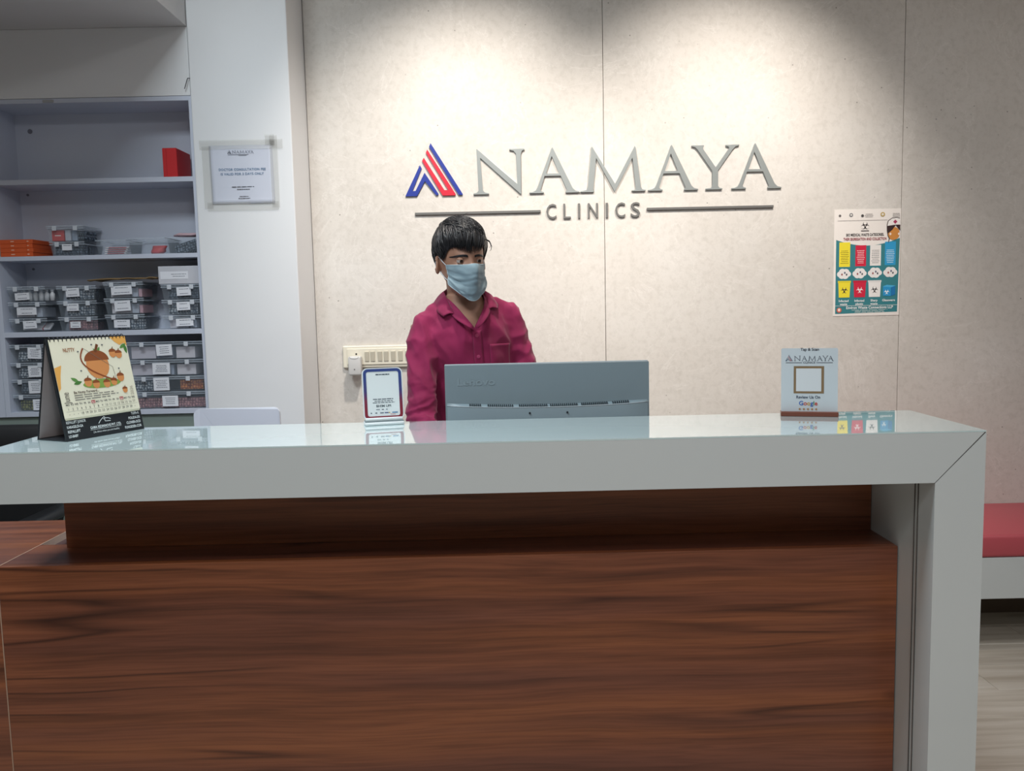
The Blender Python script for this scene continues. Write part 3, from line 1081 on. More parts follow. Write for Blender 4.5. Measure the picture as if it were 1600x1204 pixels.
def carton(name, x0, x1, y0, y1, z0, z1, col, label, cat='box', group=None, marks=None):
    o = tag(box(name, x0, x1, y0, y1, z0, z1, mat('card_%02x%02x%02x' % tuple(col), col, 0.55), bevel=0.0008, seg=1, origin=True), label, cat, group)
    if marks:
        pr = Print((x0, y0, z0), (1, 0, 0), (0, 0, 1))
        for a, b, c, d, ic in marks:
            w, h = x1 - x0, z1 - z0
            pr.rect(a * w, b * h, c * w, d * h, ic)
        q = pr.build('printed_mark', o)
    return o

YB0, YB1 = 3.142, 3.288
def tub_mesh(bm, x0, x1, y0, y1, z0, z1, t=0.0012, taper=0.005):
    loops = []
    for ins, z in ((taper, z0), (0, z1), (t, z1), (taper + t, z0 + t)):
        loops.append([bm.verts.new(p) for p in ((x0 + ins, y0 + ins, z), (x1 - ins, y0 + ins, z), (x1 - ins, y1 - ins, z), (x0 + ins, y1 - ins, z))])
    for A, B in zip(loops, loops[1:]):
        for k in range(4):
            bm.faces.new((A[k], A[(k + 1) % 4], B[(k + 1) % 4], B[k]))
    bm.faces.new(loops[0][::-1])
    bm.faces.new(loops[-1])

def storage_box(x0, x1, z0, z1, label, lab=None, lid=True, nlines=3, group='clear storage boxes on the cabinet shelves', z_in=0.003):
    g = 0.0006
    z0, z1 = z0 + g, z1 - g
    root = thing('storage_box' if lid else 'open_tub', label, 'box', ((x0 + x1) / 2, (YB0 + YB1) / 2, z0), 0, group)
    lz = z1 - 0.0085 if lid else z1
    bm = new()
    tub_mesh(bm, x0 + 0.002, x1 - 0.002, YB0 + 0.002, YB1 - 0.002, z0, lz)
    done('tub', bm, CLEAR, root)
    bm = new()
    # rim around the top of the tub
    for a in ((x0, x1, YB0, YB0 + 0.003), (x0, x1, YB1 - 0.003, YB1), (x0, x0 + 0.003, YB0 + 0.003, YB1 - 0.003), (x1 - 0.003, x1, YB0 + 0.003, YB1 - 0.003)):
        add_box(bm, a[0], a[1], a[2], a[3], lz - 0.0035, lz)
    done('rim', bm, CLEAR_RIM, root)
    if lid:
        bm = new()
        add_box(bm, x0 + 0.001, x1 - 0.001, YB0 + 0.001, YB1 - 0.001, lz + 0.0006, lz + 0.0022)
        add_box(bm, x0, x1, YB0 - 0.001, YB0 + 0.0015, lz + 0.0045, z1)
        add_box(bm, x0 + 0.002, x1 - 0.002, YB0 + 0.003, YB1 - 0.002, z1 - 0.0018, z1 - 0.0006)
        for k in range(4):
            xx = x0 + (x1 - x0) * (0.14 + 0.24 * k)
            add_box(bm, xx - 0.0012, xx + 0.0012, YB0, YB0 + 0.002, lz + 0.002, z1 - 0.001)
        done('lid', bm, CLEAR_RIM, root)
        for t in (0.22, 0.78):
            xc = x0 + (x1 - x0) * t
            bm = add_box(new(), xc - 0.008, xc + 0.008, YB0 - 0.0035, YB0 - 0.0012, lz - 0.010, z1 - 0.001, 0.0016, 2)
            done('clip', bm, CLIP, root)
    if lab:
        a, b, c, d, tilt = lab
        W, H = x1 - x0, z1 - z0
        lx0, lx1, ly0, ly1 = x0 + a * W, x0 + b * W, z0 + c * H, z0 + d * H
        cx, cz = (lx0 + lx1) / 2, (ly0 + ly1) / 2
        T = Matrix.Translation((cx, 0, cz)) @ Matrix.Rotation(math.radians(-tilt), 4, 'Y') @ Matrix.Translation((-cx, 0, -cz))
        lo = box('paper_label', lx0, lx1, YB0 - 0.0006, YB0 + 0.0002, ly0, ly1, PAPER, root, mtx=T)
        pr = Print((lx0, YB0 - 0.0006, ly0), (1, 0, 0), (0, 0, 1))
        w, h = lx1 - lx0, ly1 - ly0
        pr.lines(w * 0.14, w * 0.88, h * 0.24, h * 0.78, nlines, (112, 116, 128), min(0.0022, h * 0.1), seed=int(x0 * 1000 + z0 * 977) & 1023)
        pr.bm.transform(T)
        pr.build('label_text', lo)
    return root

def pile(x0, x1, z, n, kind, label, group, seed, tilt=0):
    """a few strips standing behind the clear front and a flat pile behind them"""
    rr = random.Random(seed)
    sp = []
    cols = max(1, int((x1 - x0 - 0.012) / 0.092))
    for c_ in range(cols):
        xx = x0 + (x1 - x0) * (c_ + 0.5) / cols
        for q in range(3):
            sp.append((xx + rr.uniform(-0.010, 0.010) + 0.006 * q, 3.158 + 0.008 * q, z + 0.019, 90 - rr.uniform(2, 10), rr.uniform(-2, 2)))
    cols = max(1, int((x1 - x0 - 0.012) / 0.092))
    for k in range(n // 3):
        xx = x0 + 0.006 + (x1 - x0 - 0.012) * ((k % cols) + 0.5) / cols
        sp.append((xx, 3.245, z + 0.0005 + (k // cols) * 0.0056, 0, rr.uniform(-2, 2)))
    put_strips(kind, sp, label, group)

S2, S3, S4 = 1.518, 1.238, 0.937
ROWN = {0: 'bottom', 1: 'middle', 2: 'top'}
# third shelf down from the top: three-high stacks
third = [
 (-1.863, -1.722, [S3, 1.290, 1.351, 1.409], 'leftmost', ((.36, .72, .26, .82, 2), (.22, .74, .2, .66, 0), (.20, .58, .12, .58, 3))),
 (-1.680, -1.532, [S3, 1.292, 1.352, 1.408], 'second', ((.30, .56, .22, .66, 0), (.24, .54, .36, .82, 0), (.24, .58, .25, .84, 2))),
 (-1.505, -1.356, [S3, 1.297, 1.358, 1.418], 'third', ((.22, .62, .16, .66, 0), (.26, .66, .2, .84, 3), (.20, .72, .2, .76, 2))),
 (-1.290, -1.1425, [S3, 1.290, 1.348, 1.405], 'rightmost', ((.34, .78, .2, .74, 1), (.38, .72, .3, .84, 2), (.40, .76, .24, .80, 2))),
]
cont = {(0, 0): 'packet', (0, 1): 'card', (0, 2): 'vials', (1, 0): 'pink', (1, 1): 'silver', (1, 2): 'silver', (2, 0): 'silver', (2, 1): 'card', (2, 2): 'card', (3, 0): 'card', (3, 1): 'silver', (3, 2): 'dark'}
DESC = {'packet': 'holding a leaning white packet', 'card': 'holding pale cartons', 'vials': 'crammed with pale vials', 'pink': 'holding reddish medicine strips', 'silver': 'holding silver medicine strips', 'dark': 'holding dark medicine strips'}
for ci, (x0, x1, zs, nm, labs) in enumerate(third):
    for ri in range(3):
        k = cont[(ci, ri)]
        where = 'the %s stack, third shelf' % nm
        storage_box(x0, x1, zs[ri], zs[ri + 1], 'clear box %s, %s of %s' % (DESC[k], ROWN[ri], where), labs[ri], lid=True, nlines=2)
        h = zs[ri + 1] - zs[ri]
        zi = zs[ri] + 0.0035
        if k in ('silver', 'dark', 'pink'):
            n = (16 if k == 'pink' else 21) if ci != 3 else 18
            pile(x0, x1, zi, n, k, '%s blister strip in the %s box of %s' % (k, ROWN[ri], where), 'strips in the %s box of %s' % (ROWN[ri], where), ci * 10 + ri)
        elif k == 'card':
            cw = x1 - x0
            for q, (a, b, hh, col) in enumerate(((.12, .60, .66, (206, 204, 212)), (.63, .80, .58, (172, 180, 194)), (.82, .90, .5, (190, 150, 160)))):
                if q == 2 and ci != 2:
                    continue
                carton('medicine_carton', x0 + a * cw, x0 + b * cw, 3.165, 3.26, zi, zi + hh * h, col, '%s carton in the %s box of %s' % (('wide pale', 'narrow grey-blue', 'thin pink')[q], ROWN[ri], where), group='cartons in the third shelf boxes')
        elif k == 'packet':
            o = tag(box('medicine_packet', -0.05, 0.05, -0.02, 0.02, 0, 0.008, mat('packet_white', (222, 222, 226), 0.4), bevel=0.002, origin=True), 'white packet with a red edge in the bottom box of the leftmost stack', 'packet')
            o.location = ((x0 + x1) / 2 + 0.012, 3.19, zi + 0.0125)
            o.rotation_euler = (0.55, 0, 0.05)
            bm = add_box(new(), 0.022, 0.026, -0.021, 0.021, -0.0004, 0.0084)
            done('red_edge', bm, mat('packet_red', (170, 60, 72), 0.4), o, local=True)
        elif k == 'vials':
            for q in range(7):
                bm = new()
                xx = x0 + 0.022 + q * 0.021
                add_tube(bm, [(xx, 3.18, zi), (xx, 3.18, zi + 0.026), (xx, 3.18, zi + 0.030), (xx, 3.18, zi + 0.034)], [0.009, 0.009, 0.005, 0.005], 12)
                v_ = tag(done('medicine_vial', bm, mat('vial_white', (206, 208, 212), 0.35), origin=True, angle=40), 'small pale vial in the top box of the leftmost stack, third shelf', 'vial', 'vials in the top left box')
                bm = new()
                add_cyl(bm, (xx, 3.18, zi + 0.0342), (xx, 3.18, zi + 0.0415), 0.0065, 12)
                done('vial_cap', bm, mat('vial_cap', (150, 156, 164), 0.4), v_)
# grey carton on top of the rightmost stack and brown bag on the third stack
wc = thing('white_carton', 'big pale carton with a label on top of the rightmost stack, third shelf', 'box', (-1.215, 3.21, 1.4055))
box('carton_body', -1.296, -1.1425, YB0, YB1, 1.4055, 1.472, mat('carton_pale', (196, 198, 206), 0.6), wc, 0.002, 2)
lo = box('paper_label', -1.288, -1.185, YB0 - 0.0008, YB0 - 0.0001, 1.424, 1.452, PAPER, wc)
pr = Print((-1.288, YB0 - 0.0008, 1.424), (1, 0, 0), (0, 0, 1))
pr.lines(0.04, 0.097, 0.01, 0.018, 2, (120, 124, 134), 0.002, seed=2)
pr.build('label_text', lo)
bm = new()
rows = []
for j in range(7):
    row = []
    for i in range(21):
        u, v = i / 20, j / 6
        x = -1.560 + 0.256 * u + 0.006 * noise.noise(Vector((v * 4, 1, u)))
        y = 3.138 + 0.12 * v
        z = 1.4215 + 0.008 * math.sin(u * math.pi) ** 0.5 * (0.5 + 0.5 * v) + 0.004 * (noise.noise(Vector((u * 6, v * 3, 2))) + 0.5) + (0.004 if u > 0.85 else 0)
        row.append(bm.verts.new((x, y, z)))
    rows.append(row)
for A, B in zip(rows, rows[1:]):
    for i in range(20):
        bm.faces.new((A[i], A[i + 1], B[i + 1], B[i]))
bag = mesh_obj('paper_bag', solidify_mesh(bm, 0.004, 1.0), mat('brown_paper', (128, 104, 70), 0.8, bump=(60, 0.4, 0.004)), None)
tag(bag, 'flattened brown paper bag lying on the third stack of boxes', 'bag')

# second shelf
for k in range(4):
    z = S2 + 0.0004 + k * 0.0158
    oc = thing('orange_carton', 'flat orange medicine carton, %s of the four stacked on the second shelf' % ('bottom one', 'second from below', 'third from below', 'top one')[k], 'box', (-1.79, 3.2, z), 0, 'flat orange cartons')
    box('carton_body', -1.872, -1.752 + 0.002 * (k % 2), 3.135, 3.275, z, z + 0.0154, mat('card_orange', (214, 92, 44), 0.45), oc, 0.001, 1)
    pr = Print((-1.872, 3.135, z), (1, 0, 0), (0, 0, 1))
    for xx, ww in ((0.040, 0.014), (0.100, 0.008)):
        pr.lines(xx, xx + ww, 0.0085, 0.0085, 1, (240, 214, 196), 0.0028, seed=k + 2)
    pr.rect(0.0985, 0.0, 0.0995, 0.0154, (176, 70, 34))
    pr.build('printed_mark', oc)
storage_box(-1.693, -1.562, S2, 1.571, 'clear box of dark foil strips, lower of two on the second shelf', (.36, .64, .38, .82, 0), nlines=1)
pile(-1.693, -1.562, S2 + 0.0035, 18, 'dark', 'dark blister strip in the lower box on the second shelf', 'strips in the lower second shelf box', 91)
storage_box(-1.700, -1.562, 1.571, 1.630, 'clear box with a red carton inside, upper of two on the second shelf')
zc = 1.5745
carton('medicine_carton', -1.690, -1.645, 3.16, 3.26, zc, zc + 0.040, (206, 74, 70), 'red carton inside the upper clear box on the second shelf', marks=((.25, .45, .75, .55, (240, 225, 220)),))
carton('medicine_carton', -1.641, -1.620, 3.16, 3.26, zc, zc + 0.040, (190, 196, 208), 'pale grey carton beside the red one in the upper box')
carton('medicine_carton', -1.617, -1.598, 3.165, 3.26, zc, zc + 0.038, (150, 164, 184), 'bluish carton in the middle of the upper second shelf box')
put_strips('dark', [(-1.588 + 0.009 * q, 3.205, zc + 0.0185, 0, 90) for q in range(0)], '', '')
for q in range(4):
    o = bpy.data.objects.new('medicine_strip', STRIP['dark'])
    C.objects.link(o)
    o.location = (-1.594 + 0.0085 * q, 3.205, zc + 0.0188)
    o.rotation_euler = (0, math.radians(90), math.radians(90 - 90))
    o.rotation_euler = (math.radians(90), math.radians(0), math.radians(90))
    tag(o, 'dark blister strip standing upright in the upper second shelf box', 'medicine', 'upright strips in the upper box')
storage_box(-1.523, -1.407, S2, 1.574, 'small open clear tub of white packets on the second shelf', lid=False)
for q in range(4):
    o = tag(box('medicine_packet', -0.042, 0.042, -0.016, 0.016, 0, 0.005, mat('packet_white', (222, 222, 226), 0.4), bevel=0.0015, origin=True), 'white packet with red stripe in the small open tub', 'packet', 'packets in the small open tub')
    o.location = (-1.464, 3.19 + 0.004 * q, S2 + 0.005 + 0.0075 * q)
    o.rotation_euler = (0.0, 0, 0.06 * (q - 1))
    bm = add_box(new(), -0.030, 0.034, -0.0166, -0.0158, 0.001, 0.004)
    done('red_stripe', bm, mat('packet_red', (170, 60, 72), 0.4), o, local=True)
storage_box(-1.402, -1.262, S2, 1.579, 'open clear tub with a red pouch on the second shelf', lid=False)
bm = new()
add_loft(bm, [((-1.318, 3.2, S2 + 0.004), (0.018, 0, 0), (0, 0.02, 0)), ((-1.313, 3.2, S2 + 0.012), (0.026, 0, 0), (0, 0.022, 0)), ((-1.310, 3.2, S2 + 0.022), (0.023, 0, 0), (0, 0.02, 0)), ((-1.305, 3.2, S2 + 0.034), (0.027, 0, 0), (0, 0.012, 0))], 16, 3)
tag(done('red_pouch', bm, mat('pouch_red', (198, 66, 66), 0.5), smooth=True, origin=True), 'crumpled red pouch lying in the open clear tub', 'pouch')
storage_box(-1.258, -1.1425, S2, 1.578, 'open clear tub of dark strips at the right end of second shelf', lid=False)
for q in range(5):
    o = bpy.data.objects.new('medicine_strip', STRIP['dark'])
    C.objects.link(o)
    o.location = (-1.196 + 0.004 * q, 3.172 + 0.012 * q, S2 + 0.026)
    o.rotation_euler = (math.radians(78), math.radians(-18), 0)
    tag(o, 'dark blister strip leaning in the right end tub of the second shelf', 'medicine', 'strips leaning in the right tub')
bm = new()
add_loft(bm, [((-1.250, 3.2, 1.588), (0, 0.008, 0), (0, 0, 0.003)), ((-1.225, 3.2, 1.5905), (0, 0.03, 0), (0, 0, 0.008)), ((-1.18, 3.2, 1.589), (0, 0.032, 0), (0, 0, 0.0085)), ((-1.148, 3.2, 1.592), (0, 0.02, 0), (0, 0, 0.006))], 14)
tag(done('plastic_packet', bm, mat('packet_pink', (206, 176, 184), 0.4), smooth=True, origin=True), 'pink and white packet lying across the right end tub', 'packet')

# bottom shelf
lowzs = [S4, 1.003, 1.061, 1.124, 1.192]
lowL = [('olive', (.52, .96, .08, .72, 0)), ('dark', (.44, .80, .06, .90, 1)), ('silver', (.46, .80, .12, .80, 1)), ('silver', (.48, .84, .2, .82, -3))]
lowR = [('pink', (.44, .64, .14, .76, 0)), ('orange', (.34, .54, .06, .92, 1)), ('card', (.34, .56, .12, .80, 0)), ('card', (.40, .60, .22, .84, 2))]
PL = ('lowest', 'second lowest', 'third lowest', 'topmost')
CN = {'olive': 'an olive strip', 'dark': 'dark strips', 'silver': 'silver strips', 'pink': 'pinkish strips', 'orange': 'orange strips', 'card': 'pale cartons'}
for side, x0, x1, rows_ in (('left', -1.872, -1.730, lowL), ('right', -1.440, -1.1425, lowR)):
    for ri, (k, lab) in enumerate(rows_):
        z0, z1 = lowzs[ri], lowzs[ri + 1]
        storage_box(x0, x1, z0, z1, 'clear box with %s, %s of the %s stack on the bottom shelf' % (CN[k], PL[ri], side), lab, nlines=5 if ri in (1, 2) else 4)
        zi = z0 + 0.0035
        lb, gr = '%s blister strip in the %s box of the %s bottom stack' % (k, PL[ri], side), 'strips in the %s box, %s bottom stack' % (PL[ri], side)
        if k == 'card':
            for q, (a, b, hh, col) in enumerate(((.05, .36, .66, (196, 192, 202)), (.38, .58, .6, (150, 160, 176)), (.62, .86, .62, (206, 202, 208)))):
                W_ = x1 - x0
                carton('medicine_carton', x0 + a * W_, x0 + b * W_, 3.165, 3.255, zi, zi + hh * (z1 - z0), col, '%s carton in the %s box of the right bottom stack' % (('wide lilac', 'grey-blue', 'pale pink')[q], PL[ri]), group='cartons in the right bottom stack')
        elif k == 'orange':
            pile(x0, x1 - 0.15, zi, 10, 'silver', 'silver blister strip beside the orange ones, right bottom stack', 'silver strips beside the orange ones', 55)
            for q in range(5):
                o = bpy.data.objects.new('medicine_strip', STRIP['orange'])
                C.objects.link(o)
                o.location = (-1.205, 3.168 + 0.007 * q, zi + 0.0195)
                o.rotation_euler = (math.radians(90), 0, 0)
                tag(o, 'orange blister strip standing on edge in the right bottom stack', 'medicine', 'orange strips')
        elif k == 'olive':
            for q in range(3):
                o = bpy.data.objects.new('medicine_strip', STRIP['olive'])
                C.objects.link(o)
                o.location = (-1.838 + 0.018, 3.175 + 0.008 * q, zi + 0.0195)
                o.rotation_euler = (math.radians(90), 0, 0)
                tag(o, lb, 'medicine', gr)
        else:
            pile(x0, x1, zi, 20 if side == 'left' else 24, k, lb, gr, ri * 7 + len(side))

# red carton on the top shelf
rc = thing('red_carton', 'red cardboard carton standing on the top shelf by the pillar', 'box', (-1.226, 3.2, 1.7965))
box('carton_body', -1.252, -1.200, 3.138, 3.275, 1.7965, 1.902, mat('card_red', (196, 34, 40), 0.5), rc, 0.0015, 1)
box('fold_line', -1.238, -1.2372, 3.1374, 3.1384, 1.80, 1.899, mat('card_red_dark', (150, 22, 30), 0.5), rc)

# ================================================================== bench
be = thing('wall_bench', 'white box bench with red cushion along the stone wall', 'bench', (2.1, 3.1, 0))
RED_VINYL = mat('red_vinyl', (190, 84, 94), 0.42, bump=(30, 0.05, 0.004))
bm = add_box(new(), 1.25, 3.19, 2.897, YW - 0.001, 0.3605, 0.442, 0.012, 3)
done('seat_cushion', bm, RED_VINYL, be, angle=50)
box('bench_box', 1.25, 3.195, 2.900, YW - 0.001, 0.208, 0.3600, LAM, be, 0.001, 1)
box('recessed_plinth', 1.29, 3.195, 3.30, YW - 0.001, 0.0, 0.2078, mat('plinth_brown', (96, 82, 68), 0.7), be)

# ================================================================== things on the counter
ZT = 1.0501
# ---- desk calendar
PSI = math.radians(64.5)
cal = thing('desk_calendar', 'standing June desk calendar with cream page and black base on the counter', 'calendar', (-0.872, 1.733, ZT), PSI)
BLK = mat('black_card', (26, 32, 38), 0.45)
HW, HD, HZ = 0.093, 0.044, 0.203
bm = new()
add_prism(bm, [(-HD, 0.0), (-HD + 0.0035, 0.0), (0.0012, HZ), (-0.0012, HZ)], 'x', -HW, HW)
done('front_board', bm, BLK, cal, local=True)
bm = new()
add_prism(bm, [(HD, 0.0), (HD - 0.0035, 0.0), (-0.0008, HZ), (0.0016, HZ)], 'x', -HW, HW)
done('back_board', bm, BLK, cal, local=True)
box('base_board', -HW, HW, -HD + 0.003, HD - 0.003, 0.0, 0.002, BLK, cal, local=True)
GREYC = mat('grey_card_inside', (158, 150, 150), 0.7)
bm = new()
add_prism(bm, [(-HD + 0.0045, 0.003), (-HD + 0.0052, 0.003), (-0.0002, HZ - 0.012), (-0.0008, HZ - 0.012)], 'x', -HW + 0.001, HW - 0.001)
done('inner_lining', bm, GREYC, cal, local=True)
bm = new()
add_prism(bm, [(HD - 0.0045, 0.003), (HD - 0.0052, 0.003), (0.0002, HZ - 0.012), (0.0008, HZ - 0.012)], 'x', -HW + 0.001, HW - 0.001)
done('inner_lining', bm, GREYC, cal, local=True)
# page block on the front slope (local slope axes)
sl = Vector((0, HD - 0.0012, HZ)).normalized()
L_SL = math.hypot(HD, HZ)
nrm = Vector((1, 0, 0)).cross(sl)
ORG = Vector((-HW, -HD, 0)) + nrm * 0.0002
bm = new()
T0, T1 = 0.20 * L_SL, 0.985 * L_SL
for k in range(4):
    d0, d1 = 0.0003 + 0.0009 * k, 0.0003 + 0.0009 * k + 0.0007
    a = 0.0035 + 0.0010 * (3 - k)
    vs = []
    for dd in (d0, d1):
        for (x, t) in ((a, T0 + 0.0012 * k), (2 * HW - 0.003, T0 + 0.0012 * k), (2 * HW - 0.003, T1), (a, T1)):
            vs.append(bm.verts.new(ORG + Vector((x, 0, 0)) + sl * t + nrm * dd))
    for q in ((3, 2, 1, 0), (4, 5, 6, 7), (0, 1, 5, 4), (1, 2, 6, 5), (2, 3, 7, 6), (3, 0, 4, 7)):
        bm.faces.new([vs[i] for i in q])
bmesh.ops.recalc_face_normals(bm, faces=list(bm.faces))
page = done('page_block', bm, mat('cream_paper', (226, 222, 200), 0.6), cal, local=True)
W4 = WM[cal.name]
def rot3(v):
    return W4.to_3x3() @ v
pr = Print(W4 @ (ORG + Vector((0.0035, 0, 0)) + sl * (T0 + 0.0036) + nrm * 0.0038), rot3(Vector((1, 0, 0))), rot3(sl))
PW, PH = 2 * HW - 0.0065, T1 - T0 - 0.0036
def cp(s, t):
    return (s * PW, (1 - t) * PH)
def cpoly(pts, col):
    pr.poly([cp(*p) for p in pts], col)
ORA, LEAF, BRN = (226, 168, 88), (92, 138, 72), (140, 74, 44)
cpoly([(0.78, 0.0), (1.0, 0.0), (1.0, 0.13), (0.96, 0.09), (0.90, 0.115), (0.84, 0.07)], ORA)
cpoly([(0.0, 0.36), (0.09, 0.33), (0.055, 0.47), (0.03, 0.62), (0.0, 0.66)], ORA)
def leaf(s, t, ls, ang, col=LEAF):
    c = cp(s, t)
    pts = []
    for k in range(14):
        q = k / 13 * 2 - 1 if k < 7 else 1
    n = 8
    up = [(-1 + 2 * i / n, 0.36 * math.sin(math.pi * i / n)) for i in range(n + 1)]
    lo_ = [(1 - 2 * i / n, -0.36 * math.sin(math.pi * i / n)) for i in range(1, n)]
    ca, sa = math.cos(ang), math.sin(ang)
    pr.poly([(c[0] + ls * (x * ca - y * sa), c[1] + ls * (x * sa + y * ca)) for x, y in up + lo_], col)
leaf(0.94, 0.13, 0.010, 0.5)
leaf(0.97, 0.17, 0.011, 1.7, (74, 120, 60))
leaf(0.22, 0.53, 0.010, 2.6)
leaf(0.25, 0.57, 0.010, 0.2, (74, 120, 60))
leaf(0.60, 0.16, 0.007, 1.0)
leaf(0.55, 0.17, 0.006, 2.2)
c = cp(0.56, 0.605)
pr.disc(c[0], c[1], 0.045, 0.0095, (126, 156, 74), 30)
def acorn(s, t, r, a=0.0):
    c = cp(s, t)
    pr.disc(c[0], c[1], r, r * 1.08, (206, 138, 84), 18)
    pr.disc(c[0], c[1] + r * 0.35, r * 1.08, r * 0.8, (138, 78, 46), 18, 0, math.pi)
    pr.stroke([(c[0], c[1] + r), (c[0] + r * 0.3, c[1] + r * 1.6)], r * 0.22, (110, 66, 40))
acorn(0.55, 0.36, 0.027)
for s, t, r in ((0.38, 0.575, 0.0085), (0.48, 0.61, 0.008), (0.62, 0.615, 0.008), (0.72, 0.60, 0.0075), (0.82, 0.55, 0.0085), (0.78, 0.22, 0.0085), (0.86, 0.24, 0.008)):
    acorn(s, t, r)
bow = [cp(0.40 + 0.10 * q - 0.13 * math.sin(math.pi * q) + 0.26 * q * q, 0.13 + 0.46 * q) for q in [k / 12 for k in range(13)]]
pr.stroke(bow, 0.0032, BRN)
pr.stroke([bow[0], cp(0.74, 0.40), bow[-1]], 0.0008, (120, 110, 100))
for s, t in ((0.52, 0.09), (0.66, 0.10), (0.33, 0.17), (0.32, 0.42), (0.82, 0.43)):
    c = cp(s, t)
    pr.disc(c[0], c[1], 0.0022, 0.0016, (96, 100, 104), 8)
pr.text('NUTTY', *cp(0.22, 0.165), 0.0105, (150, 96, 60), 1, fit=0.026)
pr.text('June', *cp(0.105, 0.745), 0.019, (90, 86, 84), 0, rot=math.pi / 2, fit=0.023)
pr.text('Be Nutty Forward...', *cp(0.17, 0.705), 0.0072, (88, 74, 66), 1, align='l')
p0, p1 = cp(0.17, 0.785), cp(0.78, 0.728)
pr.lines(p0[0], p1[0], p0[1], p1[1], 3, (110, 108, 104), 0.0016, center=False, seed=12)
acorn(0.845, 0.725, 0.006)
pr.text('2026', *cp(0.955, 0.74), 0.011, (176, 166, 152), 0, rot=math.pi / 2, fit=0.02)
DN = ('MO', 'TU', 'WE', 'TH', 'FR', 'SA', 'SU')
for k in range(17):
    s = 0.065 + 0.054 * k
    su = k % 7 == 6
    if su:
        c = cp(s, 0.833)
        pr.rect(c[0] - 0.0042, c[1] - 0.0026, c[0] + 0.0042, c[1] + 0.0034, (168, 62, 66))
    pr.text(DN[k % 7], *cp(s, 0.845), 0.0052, (236, 220, 214) if su else (84, 82, 80), 1)
    pr.text(str(k + 1), *cp(s, 0.905), 0.0066, (74, 72, 72), 0)
    if 3 <= k <= 15:
        pr.text(str(k + 15), *cp(s, 0.968), 0.0066, (74, 72, 72), 0)
    else:
        c = cp(s, 0.958)
        pr.disc(c[0], c[1], 0.0008, 0.0008, (110, 108, 104), 6)
p0, p1 = cp(0.03, 0.921), cp(0.97, 0.918)
pr.rect(p0[0], p0[1], p1[0], p1[1], (140, 138, 132))
pr.build('page_print', page)
pr = Print(W4 @ (ORG + nrm * 0.0003), rot3(Vector((1, 0, 0))), rot3(sl))
WT = (214, 222, 224)
for k, s in enumerate(('REPALLIFT JUNIOR', 'KARAGELDI-GA', 'REPALLIFT', 'LO-BABY')):
    pr.text(s, 0.006, 0.0345 - 0.0093 * k, 0.0076, WT, 1, align='l', fit=(0.044, 0.036, 0.028, 0.021)[k])
for k, s in enumerate(('TUFA-K', 'POLIDA-DS', 'CLONER-OCD', 'FUNGIDER-COR')):
    pr.text(s, 2 * HW - 0.006, 0.0345 - 0.0093 * k, 0.0076, WT, 1, align='r', fit=(0.020, 0.029, 0.036, 0.042)[k])
pr.text('GAMA REDINNOVE PVT. LTD.', HW + 0.001, 0.0175, 0.0078, WT, 1, fit=0.074)
pr.rect(HW - 0.037, 0.0152, HW + 0.037, 0.0158, WT)
pr.text('Life shines when you are healthy', HW, 0.0085, 0.0058, WT, 0, fit=0.062)
pr.stroke([(HW - 0.015, 0.0265), (HW - 0.010, 0.032), (HW - 0.004, 0.0365), (HW, 0.039), (HW + 0.002, 0.0375), (HW, 0.034), (HW - 0.003, 0.035)], 0.0013, WT)
pr.stroke([(HW, 0.036), (HW + 0.009, 0.0355), (HW + 0.015, 0.033)], 0.0012, WT)
pr.stroke([(HW + 0.001, 0.034), (HW + 0.001, 0.0295), (HW + 0.014, 0.029)], 0.0012, WT)
pr.build('base_print', cal)
bm = new()
for k in range(20):
    x = -HW + 0.007 + (2 * HW - 0.014) * k / 19
    ring = [Vector((x, 0.0055 * math.sin(a) - 0.001, HZ - 0.0035 + 0.0062 * math.cos(a))) for a in [2 * math.pi * q / 12 for q in range(13)]]
    add_tube(bm, ring, 0.0010, 6)
done('spiral_binding', bm, mat('black_wire', (40, 42, 46), 0.35, metal=0.6), cal, local=True, smooth=True)

# ---- payment stand
def rr_pts(w, h, r, n=6):
    out = []
    for cx, cy, a0 in ((w / 2 - r, h / 2 - r, 0), (-w / 2 + r, h / 2 - r, 90), (-w / 2 + r, -h / 2 + r, 180), (w / 2 - r, -h / 2 + r, 270)):
        for k in range(n + 1):
            a = math.radians(a0 + 90 * k / n)
            out.append((cx + r * math.cos(a), cy + r * math.sin(a)))
    return out

def rr_slab(bm, w, h, r, y0, y1, hole=None, mtx=None):
    """rounded slab in the XZ plane, optionally with a rounded hole"""
    o = rr_pts(w, h, r)
    vs0 = [bm.verts.new((p[0], y0, p[1])) for p in o]
    vs1 = [bm.verts.new((p[0], y1, p[1])) for p in o]
    n = len(o)
    allv = vs0 + vs1
    fs = []
    for i in range(n):
        fs.append(bm.faces.new((vs0[i], vs0[(i + 1) % n], vs1[(i + 1) % n], vs1[i])))
    if hole:
        q = rr_pts(*hole)
        h0 = [bm.verts.new((p[0], y0, p[1])) for p in q]
        h1 = [bm.verts.new((p[0], y1, p[1])) for p in q]
        allv += h0 + h1
        for i in range(n):
            j = (i + 1) % n
            fs.append(bm.faces.new((vs0[i], h0[i], h0[j], vs0[j])))
            fs.append(bm.faces.new((vs1[i], vs1[j], h1[j], h1[i])))
            fs.append(bm.faces.new((h0[i], h1[i], h1[j], h0[j])))
    else:
        fs.append(bm.faces.new(vs0))
        fs.append(bm.faces.new(vs1[::-1]))
    bmesh.ops.recalc_face_normals(bm, faces=fs)
    if mtx is not None:
        bmesh.ops.transform(bm, matrix=mtx, verts=allv)

